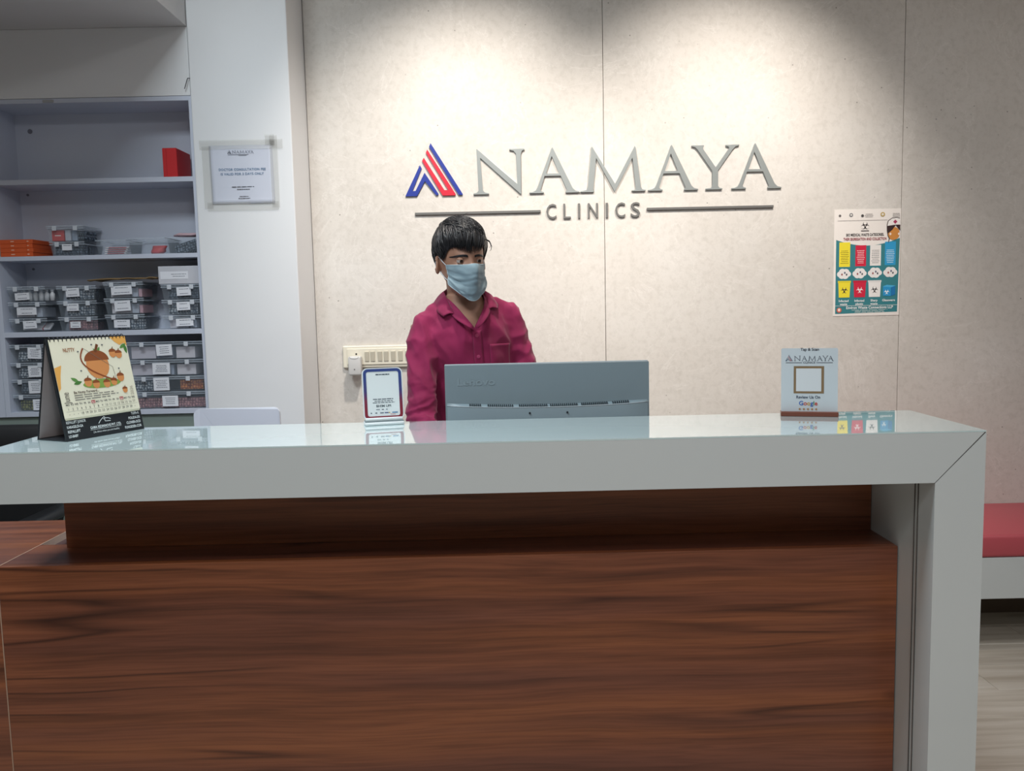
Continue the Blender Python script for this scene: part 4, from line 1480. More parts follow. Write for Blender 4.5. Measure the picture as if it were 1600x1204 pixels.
WPL = mat('white_abs', (222, 230, 232), 0.3)
pay = thing('payment_stand', 'small white payment stand with blue and red rounded border', 'stand', (-0.267, 1.776, ZT), math.radians(14))
TILT = Matrix.Translation((0, 0.0, 0.010)) @ Matrix.Rotation(math.radians(-9), 4, 'X') @ Matrix.Translation((0, 0, 0.0565))
bm = new()
rr_slab(bm, 0.086, 0.112, 0.011, -0.002, 0.005, mtx=TILT)
done('panel', bm, WPL, pay, local=True, angle=35)
bm = new()
rr_slab(bm, 0.0815, 0.108, 0.010, -0.0026, -0.0018, hole=(0.069, 0.096, 0.0045), mtx=TILT)
BORD = grad_mat('border_gradient', [(0.2, (128, 34, 52)), (0.38, (116, 40, 66)), (0.55, (62, 56, 112)), (0.8, (44, 66, 128))], 0.01, 0.12)
done('border', bm, BORD, pay, local=True)
bm = add_box(new(), -0.0425, 0.0425, -0.012, 0.030, 0.0, 0.007, 0.003, 3)
done('foot', bm, WPL, pay, local=True, angle=35)
bm = add_box(new(), -0.040, 0.040, -0.006, 0.018, 0.0085, 0.016, 0.0025, 3)
done('foot_step', bm, WPL, pay, local=True, angle=35)
bm = add_box(new(), -0.041, 0.041, -0.009, 0.022, 0.0065, 0.009, 0.0005, 1)
done('foot_gap', bm, mat('grey_gap', (120, 134, 138), 0.5), pay, local=True)
Wp = WM[pay.name] @ TILT
pr = Print(Wp @ Vector((-0.0345, -0.0021, -0.048)), Wp.to_3x3() @ Vector((1, 0, 0)), Wp.to_3x3() @ Vector((0, 0, 1)))
pr.lines(0.020, 0.050, 0.0895, 0.0895, 1, (70, 84, 96), 0.0024, seed=2)
pr.lines(0.006, 0.062, 0.0365, 0.0365, 1, (70, 84, 96), 0.0017, seed=3)
pr.lines(0.010, 0.060, 0.0290, 0.0325, 2, (86, 98, 108), 0.0014, seed=4)
pr.text('BHIM UPI', 0.0345, 0.0195, 0.0068, (80, 92, 100), 1, fit=0.032)
for a, b, col in ((0.018, 0.026, (110, 124, 132)), (0.0300, 0.0345, (56, 66, 84)), (0.039, 0.0425, (56, 84, 110))):
    pr.rect(a, 0.0135, b, 0.0150, col)
for a, b, col in ((0.006, 0.009, (80, 92, 104)), (0.016, 0.020, (80, 92, 104)), (0.026, 0.034, (90, 104, 120)), (0.036, 0.044, (70, 80, 130)), (0.0445, 0.0475, (190, 160, 60)), (0.052, 0.064, (60, 120, 170))):
    pr.rect(a, 0.0060, b, 0.0080, col)
pr.rect(0.048, 0.0030, 0.059, 0.0038, (180, 70, 70))
pr.build('panel_print', pay)

# ---- review stand
rev = thing('review_stand', 'pale acrylic review sign with a brown wooden base on the counter', 'stand', (0.644, 1.764, ZT), math.radians(-16))
box('wood_base', -0.058, 0.058, -0.016, 0.016, 0, 0.0095, mat('brown_base', (112, 62, 48), 0.4), rev, 0.001, 1, local=True)
TR = Matrix.Translation((0, 0.0, 0.0085)) @ Matrix.Rotation(math.radians(-5), 4, 'X')
bm = new()
rr_slab(bm, 0.1145, 0.136, 0.003, -0.0015, 0.0015, mtx=TR @ Matrix.Translation((0, 0, 0.068)))
done('acrylic_panel', bm, mat('silver_acrylic', (196, 206, 212), 0.22), rev, local=True)
Wr = WM[rev.name] @ TR
pr = Print(Wr @ Vector((-0.057, -0.0016, 0.0)), Wr.to_3x3() @ Vector((1, 0, 0)), Wr.to_3x3() @ Vector((0, 0, 1)))
S = 0.1145 / 745.0      # review crop units -> metres
def rv(x, y):
    return ((x - 250) * S, 0.136 - (y - 118) * 0.136 / 850.0)
pr.text('Tap & Scan', *rv(625, 152), 0.0085, (60, 64, 72), 1, fit=0.0375)
x_, y_ = rv(303, 290)
print_wordmark(pr, x_, y_, 0.098 / 585.0, (92, 98, 108), {'blue_fold': (70, 90, 110), 'blue_bar': (60, 66, 100), 'red_fold': (150, 90, 96)})
pr.rect(*rv(308, 316), *rv(525, 308), (92, 98, 108))
pr.rect(*rv(710, 316), *rv(925, 308), (92, 98, 108))
pr.text('CLINICS', *rv(617, 322), 0.0056, (92, 98, 108), 1, fit=0.0245)
GOLD = (128, 106, 78)
pr.rect(*rv(415, 722), *rv(812, 358), GOLD)
pr.rect(*rv(446, 694), *rv(778, 388), (206, 212, 216))
pr.text('Review Us On', *rv(607, 790), 0.0086, (64, 78, 96), 1, fit=0.049)
gx, gy = rv(484, 880)
for ch_, col in zip('Google', ((62, 104, 176), (186, 74, 64), (190, 150, 60), (62, 104, 176), (80, 140, 96), (186, 74, 64))):
    pr.text(ch_, gx, gy, 0.0128, col, 1, align='l')
    gx += GLYPH[(1, ch_)][2] * 0.0128
for k in range(5):
    cx, cy = rv(497 + 54 * k, 932)
    pr.poly([(cx + (0.0030 if q % 2 == 0 else 0.0013) * math.sin(q * math.pi / 5), cy + (0.0030 if q % 2 == 0 else 0.0013) * math.cos(q * math.pi / 5)) for q in range(10)], (168, 124, 66))
pr.build('panel_print', rev)

# ---- monitor
mon = thing('computer_monitor', 'grey computer monitor seen from behind on the desk', 'monitor', (0.10, 2.12, 0.7605))
MG = mat('monitor_grey', (128, 146, 154), 0.42)
MG2 = mat('monitor_edge', (176, 188, 194), 0.4)
MX0, MX1, MZ0, MZ1 = -0.160, 0.3605, 0.825, 1.1495
bm = new()
add_prism(bm, [(2.112, MZ1), (2.134, MZ1), (2.138, MZ0), (2.108, MZ0)], 'x', MX0, MX1)
done('back_shell', bm, MG, mon)
box('front_bezel', MX0 - 0.0015, MX1 + 0.0015, 2.1345, 2.142, MZ0 - 0.002, MZ1 + 0.0018, MG2, mon, 0.001, 1)
box('screen_panel', MX0 + 0.006, MX1 - 0.006, 2.1415, 2.1428, MZ0 + 0.012, MZ1 - 0.006, mat('screen_glass', (18, 20, 24), 0.1), mon)
# swollen lower housing with a curved lip
bm = new()
NX = 48
def lipz(t):
    return 1.0485 - 0.0075 * (1 - (2 * t - 1) ** 2)
prof = []
for i in range(NX + 1):
    t = i / NX
    x = MX0 + 0.004 + (MX1 - MX0 - 0.008) * t
    edge = min(1.0, 8 * min(t, 1 - t))
    d = 0.011 * (edge * (2 - edge))
    z = lipz(t)
    prof.append([bm.verts.new(p) for p in ((x, 2.1105, z + 0.005), (x, 2.1105 - d, z), (x, 2.109 - d, z - 0.004), (x, 2.108 - d * 0.8, 0.95), (x, 2.106, MZ0 + 0.004), (x, 2.114, MZ0 + 0.004))])
for A, B in zip(prof, prof[1:]):
    for k in range(5):
        bm.faces.new((A[k], B[k], B[k + 1], A[k + 1]))
bmesh.ops.recalc_face_normals(bm, faces=list(bm.faces))
done('lower_housing', bm, MG, mon, angle=40)
bm = new()
for i in range(NX):
    for q in (0, 1):
        t0 = (i + q) / NX
    t = (i + 0.5) / NX
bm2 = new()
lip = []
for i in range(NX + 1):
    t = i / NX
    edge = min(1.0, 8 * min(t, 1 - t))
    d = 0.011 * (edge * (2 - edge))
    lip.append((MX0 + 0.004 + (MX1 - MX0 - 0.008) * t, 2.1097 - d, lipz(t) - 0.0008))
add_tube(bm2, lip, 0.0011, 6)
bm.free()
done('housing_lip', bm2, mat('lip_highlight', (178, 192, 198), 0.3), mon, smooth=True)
bm = new()
for g0, g1 in ((0.115, 0.165), (0.205, 0.325), (0.36, 0.495), (0.515, 0.645), (0.67, 0.795), (0.825, 0.90)):
    n = int((g1 - g0) / 0.0095)
    for k in range(n + 1):
        t = g0 + (g1 - g0) * k / n
        x = MX0 + 0.004 + (MX1 - MX0 - 0.008) * t
        z = lipz(t)
        add_box(bm, x - 0.0011, x + 0.0011, 2.0985, 2.110, z + 0.0012, z + 0.0066)
done('vent_slots', bm, mat('vent_dark', (40, 52, 60), 0.6), mon)
for x in (0.0545, 0.150):
    bm = new()
    add_cyl(bm, (x, 2.0965, 1.0258), (x, 2.105, 1.0258), 0.0026, 14)
    done('screw_hole', bm, mat('hole_dark', (24, 34, 42), 0.6), mon)
pr = Print((MX0, 2.1118, 1.0), (1, 0, 0), (0, 0, 1))
pr.text('Lenovo', 0.030, 0.0985, 0.026, (138, 156, 164), 1, align='l', fit=0.098)
pr.bm.transform(Matrix.Translation((0, -0.0009, 0)))
pr.build('maker_lettering', mon)
bm = new()
add_loft(bm, [((0.10, 2.095, 0.77), (0.035, 0, 0), (0, 0.012, 0)), ((0.10, 2.09, 0.9), (0.032, 0, 0), (0, 0.010, 0)), ((0.10, 2.10, 0.97), (0.032, 0, 0), (0, 0.010, 0))], 20, 4)
done('stand_neck', bm, MG, mon, smooth=True)
box('stand_base', -0.02, 0.22, 1.99, 2.17, 0.7605, 0.7715, MG, mon, 0.004, 3)

# ================================================================== chairs behind the counter
BF = mat('black_mesh_fabric', (24, 25, 28), 0.75)
BP = mat('black_nylon', (30, 31, 33), 0.4)
oc = thing('office_chair', 'black office chair with armrests behind the side desk', 'chair', (-1.70, 2.5, 0))
bm = add_box(new(), -1.93, -1.47, 2.24, 2.66, 0.46, 0.53, 0.03, 4)
done('seat', bm, BF, oc, angle=50)
bm = new()
R_ = []
for k, (z, w) in enumerate(((0.56, 0.20), (0.64, 0.225), (0.80, 0.23), (0.90, 0.226), (0.935, 0.214), (0.950, 0.19))):
    R_.append(((-1.70, 2.70 + 0.03 * math.sin(z * 5), z), (w, 0, 0), (0, 0.024 if k < 5 else 0.012, 0)))
add_loft(bm, R_, 32, 4.5)
done('backrest', bm, BF, oc, smooth=True)
for s in (-1, 1):
    x = -1.70 + s * 0.285
    bm = add_box(new(), x - 0.03, x + 0.03, 2.36, 2.63, 0.675, 0.705, 0.011, 3)
    a_ = done('armrest', bm, BP, oc, angle=50)
    bm = new()
    add_tube(bm, [(x, 2.52, 0.676), (x, 2.53, 0.60), (x, 2.53, 0.50), (x - s * 0.08, 2.52, 0.468)], 0.014, 10)
    done('armrest_post', bm, BP, a_)
bm = new()
add_tube(bm, [(-1.70, 2.66, 0.50), (-1.70, 2.72, 0.52), (-1.70, 2.735, 0.62)], 0.02, 10)
done('back_bracket', bm, BP, oc)
bm = new()
add_tube(bm, [(-1.70, 2.46, 0.10), (-1.70, 2.46, 0.30), (-1.70, 2.46, 0.301), (-1.70, 2.46, 0.46)], [0.028, 0.028, 0.016, 0.016], 16)
done('gas_column', bm, BP, oc)
for k in range(5):
    a = math.radians(18 + 72 * k)
    d = Vector((math.cos(a), math.sin(a), 0))
    c0 = Vector((-1.70, 2.46, 0.10))
    bm = new()
    add_tube(bm, [c0, c0 + d * 0.16 + Vector((0, 0, -0.015)), c0 + d * 0.28 + Vector((0, 0, -0.035))], [0.026, 0.02, 0.015], 8)
    sp_ = done('base_spoke', bm, BP, oc)
    bm = new()
    cc = c0 + d * 0.28
    side = Vector((-d.y, d.x, 0))
    add_cyl(bm, (cc + side * 0.018).to_tuple()[:2] + (0.025,), (cc - side * 0.018).to_tuple()[:2] + (0.025,), 0.025, 16)
    done('caster', bm, BP, sp_)

WC = mat('white_plastic', (214, 220, 234), 0.35)
wch = thing('plastic_chair', 'white plastic chair back just showing above the counter, beside the calendar', 'chair', (-0.94, 2.75, 0))
bm = new()
NN = 12
outl = rr_pts(0.302, 0.40, 0.022, 6)
f0, f1 = [], []
for p in outl:
    yb = 0.02 * (p[0] / 0.15) ** 2
    f0.append(bm.verts.new((-0.9555 + p[0], 2.93 - yb, 0.760 + p[1])))
    f1.append(bm.verts.new((-0.9555 + p[0], 2.942 - yb, 0.760 + p[1])))
bm.faces.new(f0)
bm.faces.new(f1[::-1])
for i in range(len(outl)):
    j = (i + 1) % len(outl)
    bm.faces.new((f0[i], f1[i], f1[j], f0[j]))
bmesh.ops.recalc_face_normals(bm, faces=list(bm.faces))
done('backrest', bm, WC, wch)
bm = add_box(new(), -1.14, -0.77, 2.54, 2.93, 0.43, 0.455, 0.01, 3)
done('seat', bm, WC, wch, angle=50)
for x, y in ((-1.12, 2.56), (-0.79, 2.56), (-1.12, 2.91), (-0.79, 2.91)):
    bm = new()
    add_tube(bm, [(x, y, 0.44), (x + (0.02 if x > -0.95 else -0.02), y + (0.02 if y > 2.7 else -0.02), 0.0)], [0.016, 0.012], 10)
    done('leg', bm, WC, wch)
for x in (-1.085, -0.825):
    bm = new()
    add_tube(bm, [(x, 2.925, 0.44), (x, 2.935, 0.57)], 0.013, 10)
    done('back_post', bm, WC, wch)

# ================================================================== the receptionist
YAW = math.radians(20)
Fv = Vector((math.sin(YAW), -math.cos(YAW), 0))
Rv = Vector((math.cos(YAW), math.sin(YAW), 0))
Zv = Vector((0, 0, 1))
def axis(z):
    """centre line of the trunk, leaning towards the screen"""
    t = (1.30 - z)
    return Vector((-0.127 + 0.030 * t, 2.530 + 0.17 * t, z))
def TP(a, h, z):
    c = axis(z)
    return c + Rv * a + Fv * h
SH_R, SH_L = Vector((-0.251, 2.486, 1.233)), Vector((0.002, 2.574, 1.266))
EL_R, EL_L = Vector((-0.254, 2.405, 0.975)), Vector((0.088, 2.600, 0.985))
WR_R, WR_L = Vector((-0.178, 2.270, 0.842)), Vector((0.050, 2.380, 0.842))
HEAD_C = Vector((-0.131, 2.500, 1.437))
HM = Matrix.Translation(HEAD_C) @ Matrix.Scale(0.875, 4) @ Matrix.Rotation(math.radians(25), 4, 'Z') @ Matrix.Rotation(math.radians(6), 4, 'X') @ Matrix.Rotation(math.radians(-1.5), 4, 'Y')

HT = [(-0.121, -0.060, 0.016, 0.016), (-0.116, -0.057, 0.032, 0.029), (-0.105, -0.048, 0.047, 0.041), (-0.088, -0.034, 0.062, 0.051), (-0.065, -0.020, 0.075, 0.059), (-0.04, -0.006, 0.087, 0.065),
      (-0.01, 0.003, 0.094, 0.069), (0.02, 0.006, 0.097, 0.0715), (0.05, 0.008, 0.096, 0.072), (0.075, 0.011, 0.088, 0.067), (0.095, 0.013, 0.071, 0.055), (0.108, 0.014, 0.049, 0.039), (0.116, 0.015, 0.022, 0.018)]
_hz = [q[0] for q in HT]
def head_row(z):
    return [float(np.interp(z, _hz, [q[i] for q in HT])) for i in (1, 2, 3)]
def head_pt(phi, z, extra=0.0):
    cy, d, w = head_row(z)
    p = 2.25
    c, s = math.cos(phi), math.sin(phi)
    k = (abs(c) ** p + abs(s) ** p) ** (-1 / p)
    v = Vector((w * s * k, cy - d * c * k, z))
    if extra:
        n = Vector((s / max(w, 0.02), -c / max(d, 0.02), 0)).normalized()
        v = v + n * extra
    return v
def gauss(x, s):
    return math.exp(-(x / s) ** 2)
def face_disp(v):
    if v.y > -0.02:
        return 0.0
    x, z = v.x, v.z
    ax = abs(x)
    d = 0.0
    d -= 0.0085 * gauss(ax - 0.033, 0.017) * gauss(z - 0.001, 0.010)         # eye hollows
    d += 0.0040 * gauss(ax - 0.028, 0.024) * gauss(z - 0.020, 0.008)         # brow
    tn = min(1.0, max(0.0, (0.012 - z) / 0.052))
    d += (0.004 + 0.019 * tn) * gauss(x, 0.0085 + 0.006 * tn) * (1.0 if z > -0.042 else gauss(z + 0.042, 0.007)) * (1.0 if z < 0.012 else gauss(z - 0.012, 0.012))
    d += 0.0035 * gauss(ax - 0.046, 0.018) * gauss(z + 0.028, 0.016)         # cheekbones
    d += 0.0050 * gauss(x, 0.020) * gauss(z + 0.074, 0.010)                  # lips
    d -= 0.0030 * gauss(x, 0.022) * gauss(z + 0.090, 0.007)
    return d

def add_head(bm):
    rows = []
    zs = list(np.linspace(-0.121, 0.116, 96))
    seg = 112
    for z in zs:
        row = []
        for k in range(seg):
            phi = 2 * math.pi * k / seg
            v = head_pt(phi, z)
            v.y -= face_disp(v)
            row.append(bm.verts.new(HM @ v))
        rows.append(row)
    fs = []
    for A, B in zip(rows, rows[1:]):
        for k in range(seg):
            fs.append(bm.faces.new((A[k], A[(k + 1) % seg], B[(k + 1) % seg], B[k])))
    fs.append(bm.faces.new(rows[0][::-1]))
    fs.append(bm.faces.new(rows[-1]))
    bmesh.ops.recalc_face_normals(bm, faces=fs)

def add_ear(bm, s):
    M0 = HM @ Matrix.Translation((s * 0.0785, 0.012, -0.018)) @ Matrix.Rotation(s * math.radians(36), 4, 'Z') @ Matrix.Rotation(math.radians(-8), 4, 'X')
    mt = M0 @ Matrix.Diagonal((0.006, 0.018, 0.031, 1))
    bmesh.ops.create_uvsphere(bm, u_segments=20, v_segments=14, radius=1.0, matrix=mt)
    pts = []
    for k in range(17):
        a = math.radians(-150 + 300 * k / 16)
        rr = 1.0 if a > -0.8 else 0.86
        pts.append(M0 @ Vector((s * 0.004, 0.0165 * rr * math.cos(a), 0.0285 * rr * math.sin(a) + 0.001)))
    add_tube(bm, pts, 0.0036, 8)

def tp_rings(tbl, grow):
    out = []
    for z, W, D in tbl:
        slope = 0.11 if 1.2 <= z <= 1.31 else 0.04 if z > 1.31 else 0.0
        out.append((axis(z), (Rv + Zv * slope) * (W + grow), Fv * (D + grow)))
    return out
TORSO = [(0.84, 0.140, 0.100), (0.95, 0.136, 0.097), (1.05, 0.134, 0.098), (1.13, 0.138, 0.101), (1.19, 0.141, 0.099), (1.23, 0.136, 0.091), (1.262, 0.118, 0.079), (1.288, 0.092, 0.068), (1.312, 0.070, 0.060), (1.335, 0.058, 0.055)]

def add_hand(bm, wr, d, side, up):
    d = d.normalized()
    l = d.cross(up).normalized()
    add_loft(bm, [(wr, l * 0.024, up * 0.018), (wr + d * 0.03, l * 0.033, up * 0.014), (wr + d * 0.075, l * 0.041, up * 0.013), (wr + d * 0.098, l * 0.038, up * 0.010)], 18, 2.6)
    for k, (o_, L, r) in enumerate(((-0.028, 0.060, 0.0078), (-0.0095, 0.074, 0.0085), (0.0095, 0.080, 0.0087), (0.028, 0.070, 0.0084))):
        o2 = o_ * side
        b = wr + d * (0.088 if abs(o_) < 0.02 else 0.082) + l * o2
        sp = l * o2 * 0.18
        add_tube(bm, [b, b + d * L * 0.45 + up * 0.006 + sp * 0.5, b + d * L * 0.78 - up * 0.002 + sp, b + d * L * 0.97 - up * 0.011 + sp], [r, r * 0.98, r * 0.9, r * 0.72], 10)
    b = wr + d * 0.03 + l * 0.026 * side
    add_tube(bm, [b, b + d * 0.028 + l * 0.022 * side, b + d * 0.052 + l * 0.030 * side - up * 0.004, b + d * 0.07 + l * 0.031 * side - up * 0.008], [0.013, 0.0115, 0.010, 0.0075], 10)

# ---- body: one continuous skin, with the head
bm = new()
add_loft(bm, tp_rings(TORSO, -0.0075), 40, 2.3)
nb = axis(1.29)
add_tube(bm, [nb + Vector((0, 0.012, -0.03)), nb + Vector((0, 0.008, 0.03)), HEAD_C + Vector((0.002, 0.022, -0.07)), HEAD_C + Vector((0, 0.02, -0.01))], [0.058, 0.050, 0.049, 0.052], 24)
add_head(bm)
for s in (-1, 1):
    add_ear(bm, s)
for sh, el, wr in ((SH_R, EL_R, WR_R), (SH_L, EL_L, WR_L)):
    add_tube(bm, [sh + (axis(1.24) - sh) * 0.35, sh, sh.lerp(el, 0.5), el, el.lerp(wr, 0.45), wr], [0.036, 0.037, 0.034, 0.030, 0.030, 0.021], 16)
DIR_R = Vector((0.42, -0.90, -0.12))
DIR_L = Vector((-0.20, -0.97, -0.12))
add_hand(bm, WR_R, DIR_R, -1, Vector((0, 0, 1)))
add_hand(bm, WR_L, DIR_L, 1, Vector((0, 0, 1)))
HIP = axis(0.86)
FLOOR_Z = 0.1073
for s in (-1, 1):
    hp = HIP + Rv * 0.075 * s
    kn = Vector((hp.x + Rv.x * 0.015 * s, hp.y - 0.005, 0.53))
    an = Vector((kn.x, kn.y + 0.03, FLOOR_Z + 0.07))
    add_tube(bm, [hp + Vector((0, 0, 0.03)), hp.lerp(kn, 0.3), kn, kn.lerp(an, 0.35), an, an + Vector((0, 0, -0.04))], [0.075, 0.07, 0.05, 0.05, 0.034, 0.034], 18)
body_me = remesh(bm, 0.0030, 3, 0.5)
def skin_material():
    m = bpy.data.materials.new('skin')
    m.use_nodes = True
    nt = m.node_tree
    b = nt.nodes['Principled BSDF']
    n = tex(nt, 'ShaderNodeTexNoise', mapped(nt, (1, 1, 1)), 26.0, Detail=4.0)
    r = ramp(nt, [(0.3, (152, 112, 92)), (0.7, (172, 130, 108))])
    nt.links.new(n.outputs['Fac'], r.inputs[0])
    nt.links.new(r.outputs[0], b.inputs['Base Color'])
    b.inputs['Roughness'].default_value = 0.5
    b.inputs['Subsurface Weight'].default_value = 0.08
    b.inputs['Subsurface Radius'].default_value = (0.01, 0.004, 0.002)
    b.inputs['Subsurface Scale'].default_value = 0.3
    M['skin'] = m
    return m
SKIN = skin_material()
BASE = Vector((HIP.x, HIP.y, FLOOR_Z))
body_me.transform(Matrix.Translation(-BASE))
person = mesh_obj('person', body_me, SKIN, None)
person.location = BASE
WM[person.name] = Matrix.Translation(BASE)
tag(person, 'person in magenta shirt and blue face mask standing behind the monitor, looking down', 'person')
body_bvh = BVHTree.FromPolygons([v.co + BASE for v in body_me.vertices], [tuple(p.vertices) for p in body_me.polygons])

# ---- shirt
bm = new()
add_loft(bm, tp_rings(TORSO, 0.003), 44, 2.4)
for sh, el, wr in ((SH_R, EL_R, WR_R), (SH_L, EL_L, WR_L)):
    sg = 1 if sh is SH_L else -1
    add_tube(bm, [TP(0.040 * sg, -0.008, 1.294), TP(0.040 * sg, -0.008, 1.294).lerp(sh, 0.5) + Vector((0, 0, 0.012 if sg > 0 else 0.003)), sh + Vector((0, 0, -0.004))], [0.034, 0.041, 0.043], 20)
    add_sphere(bm, sh, 0.0435, 20, 14)
    add_tube(bm, [sh, sh.lerp(el, 0.12), sh.lerp(el, 0.35), sh.lerp(el, 0.75), el, el.lerp(wr, 0.4), el.lerp(wr, 0.93)], [0.0455, 0.0455, 0.0445, 0.042, 0.0425, 0.037, 0.028], 20)
shirt_me = remesh(bm, 0.0042, 22, 0.5)
# folds in the cloth
nv = len(shirt_me.vertices)
def seg_par(p, a, b):
    d = b - a
    t = max(0.0, min(1.0, (p - a).dot(d) / d.length_squared))
    return t, (p - (a + d * t)).length
COS = [v.co.copy() for v in shirt_me.vertices]
NOR = [v.normal.copy() for v in shirt_me.vertices]
OUT = []
for p, n in zip(COS, NOR):
    d = 0.0
    tR, rR = seg_par(p, SH_R, EL_R)
    tR2, rR2 = seg_par(p, EL_R, WR_R)
    tL, rL = seg_par(p, SH_L, EL_L)
    arm = max(0.0, 1 - max(0.0, min(rR, rR2, rL) - 0.045) / 0.02)
    # trunk: soft drag lines running down from the shoulders
    q = Vector((p.x * 9 + p.z * 10, p.y * 6, p.z * 5 - p.x * 6))
    d += (1 - arm) * 0.0075 * (0.5 - 2 * abs(noise.noise(q)))
    d += 0.0024 * (0.5 - 2 * abs(noise.noise(Vector((p.x * 30 + p.z * 16, p.y * 20, p.z * 14 - p.x * 12)))))
    d += 0.0016 * noise.noise(p * 22)
    # sleeves: oblique creases, tighter towards the elbow
    if arm > 0:
        if min(rR, rR2) < rL:
            e = 1 - abs((p.z - 0.985) / 0.13)
            e = max(0.0, e)
            d += arm * e * 0.0100 * (0.55 - 2 * abs(noise.noise(Vector((p.x * 16 + p.y * 8, p.y * 14, p.z * 46 - p.x * 14)))))
            d += arm * (1 - e) * 0.0088 * (0.5 - 2 * abs(noise.noise(Vector((p.x * 24 + p.z * 13, p.y * 12, p.z * 7 - p.x * 10)))))
        else:
            d += arm * 0.0072 * (0.5 - 2 * abs(noise.noise(Vector((p.x * 22 - p.z * 10, p.y * 12, p.z * 12 + p.x * 8)))))
    OUT.extend(p + n * d)
shirt_me.vertices.foreach_set('co', OUT)
shirt_me.update()
# open the collar: cut a V with two planes
bs = bmesh.new()
bs.from_mesh(shirt_me)
vb = TP(0, 0.09, 1.236)
cuts = []
for s in (-1, 1):
    tq = TP(0.056 * s, 0.05, 1.322)
    dirn = Vector(((tq - vb).dot(Rv), (tq - vb).z))
    nn = (Rv * dirn[1] - Zv * dirn[0]).normalized()
    if nn.dot(Rv) * s > 0:
        nn = -nn
    cuts.append(nn)                                   # points to the inside of the V
    bmesh.ops.bisect_plane(bs, geom=list(bs.verts) + list(bs.edges) + list(bs.faces), plane_co=vb, plane_no=nn, dist=1e-5)
bmesh.ops.bisect_plane(bs, geom=list(bs.verts) + list(bs.edges) + list(bs.faces), plane_co=Vector((0, 0, 1.326)), plane_no=Zv, dist=1e-5)
dead = []
for f in bs.faces:
    c = f.calc_center_median()
    inside = all((c - vb).dot(nn) > 1e-6 for nn in cuts) and (c - axis(c.z)).dot(Fv) > -0.02
    if inside or c.z > 1.326:
        dead.append(f)
bmesh.ops.delete(bs, geom=dead, context='FACES')
SHIRT = cloth_mat('magenta_cotton', (146, 36, 82), (130, 31, 72))
sm2 = bpy.data.meshes.new('shirt')
bs.to_mesh(sm2)
bs.free()
shirt_bvh = BVHTree.FromPolygons([v.co.copy() for v in sm2.vertices], [tuple(p.vertices) for p in sm2.polygons])
shirt = mesh_obj('shirt', sm2, SHIRT, person)
shirt['label'] = 'magenta long-sleeved shirt with open collar'

def on_shirt(a, z, off):
    src = TP(a, 0.4, z)
    h, n, i, dist = shirt_bvh.ray_cast(src, -Fv)
    if h is None:
        h = TP(a, 0.09, z)
    return h + Fv * off

def patch(name, a0, a1, z0, z1, off, t, na, nz, zfun=None):
    bm = new()
    rows = []
    for j in range(nz + 1):
        row = []
        for i in range(na + 1):
            u, v = i / na, j / nz
            a = a0 + (a1 - a0) * u
            z = z0 + (z1 - z0) * v
            if zfun:
                z = zfun(u, v, z)
            row.append(bm.verts.new(on_shirt(a, z, off)))
        rows.append(row)
    for A, B in zip(rows, rows[1:]):
        for i in range(na):
            bm.faces.new((A[i], A[i + 1], B[i + 1], B[i]))
    return mesh_obj(name, solidify_mesh(bm, t, 1.0), SHIRT, shirt)
patch('placket', -0.010, 0.018, 0.90, 1.228, 0.0012, 0.0016, 4, 40)
patch('chest_pocket', 0.040, 0.112, 1.075, 1.186, 0.0012, 0.0016, 12, 16, lambda u, v, z: z - (0.012 * (1 - 2 * abs(u - 0.5)) if v == 0 else 0))
BTN = mat('shirt_button', (176, 70, 110), 0.3)
for z in (1.213, 1.150, 1.080, 1.010):
    c = on_shirt(0.003, z, 0.0030)
    bm = new()
    add_tube(bm, [c - Fv * 0.0012, c + Fv * 0.0006, c + Fv * 0.0012], [0.0055, 0.0055, 0.0046], 16)
    done('button', bm, BTN, shirt)
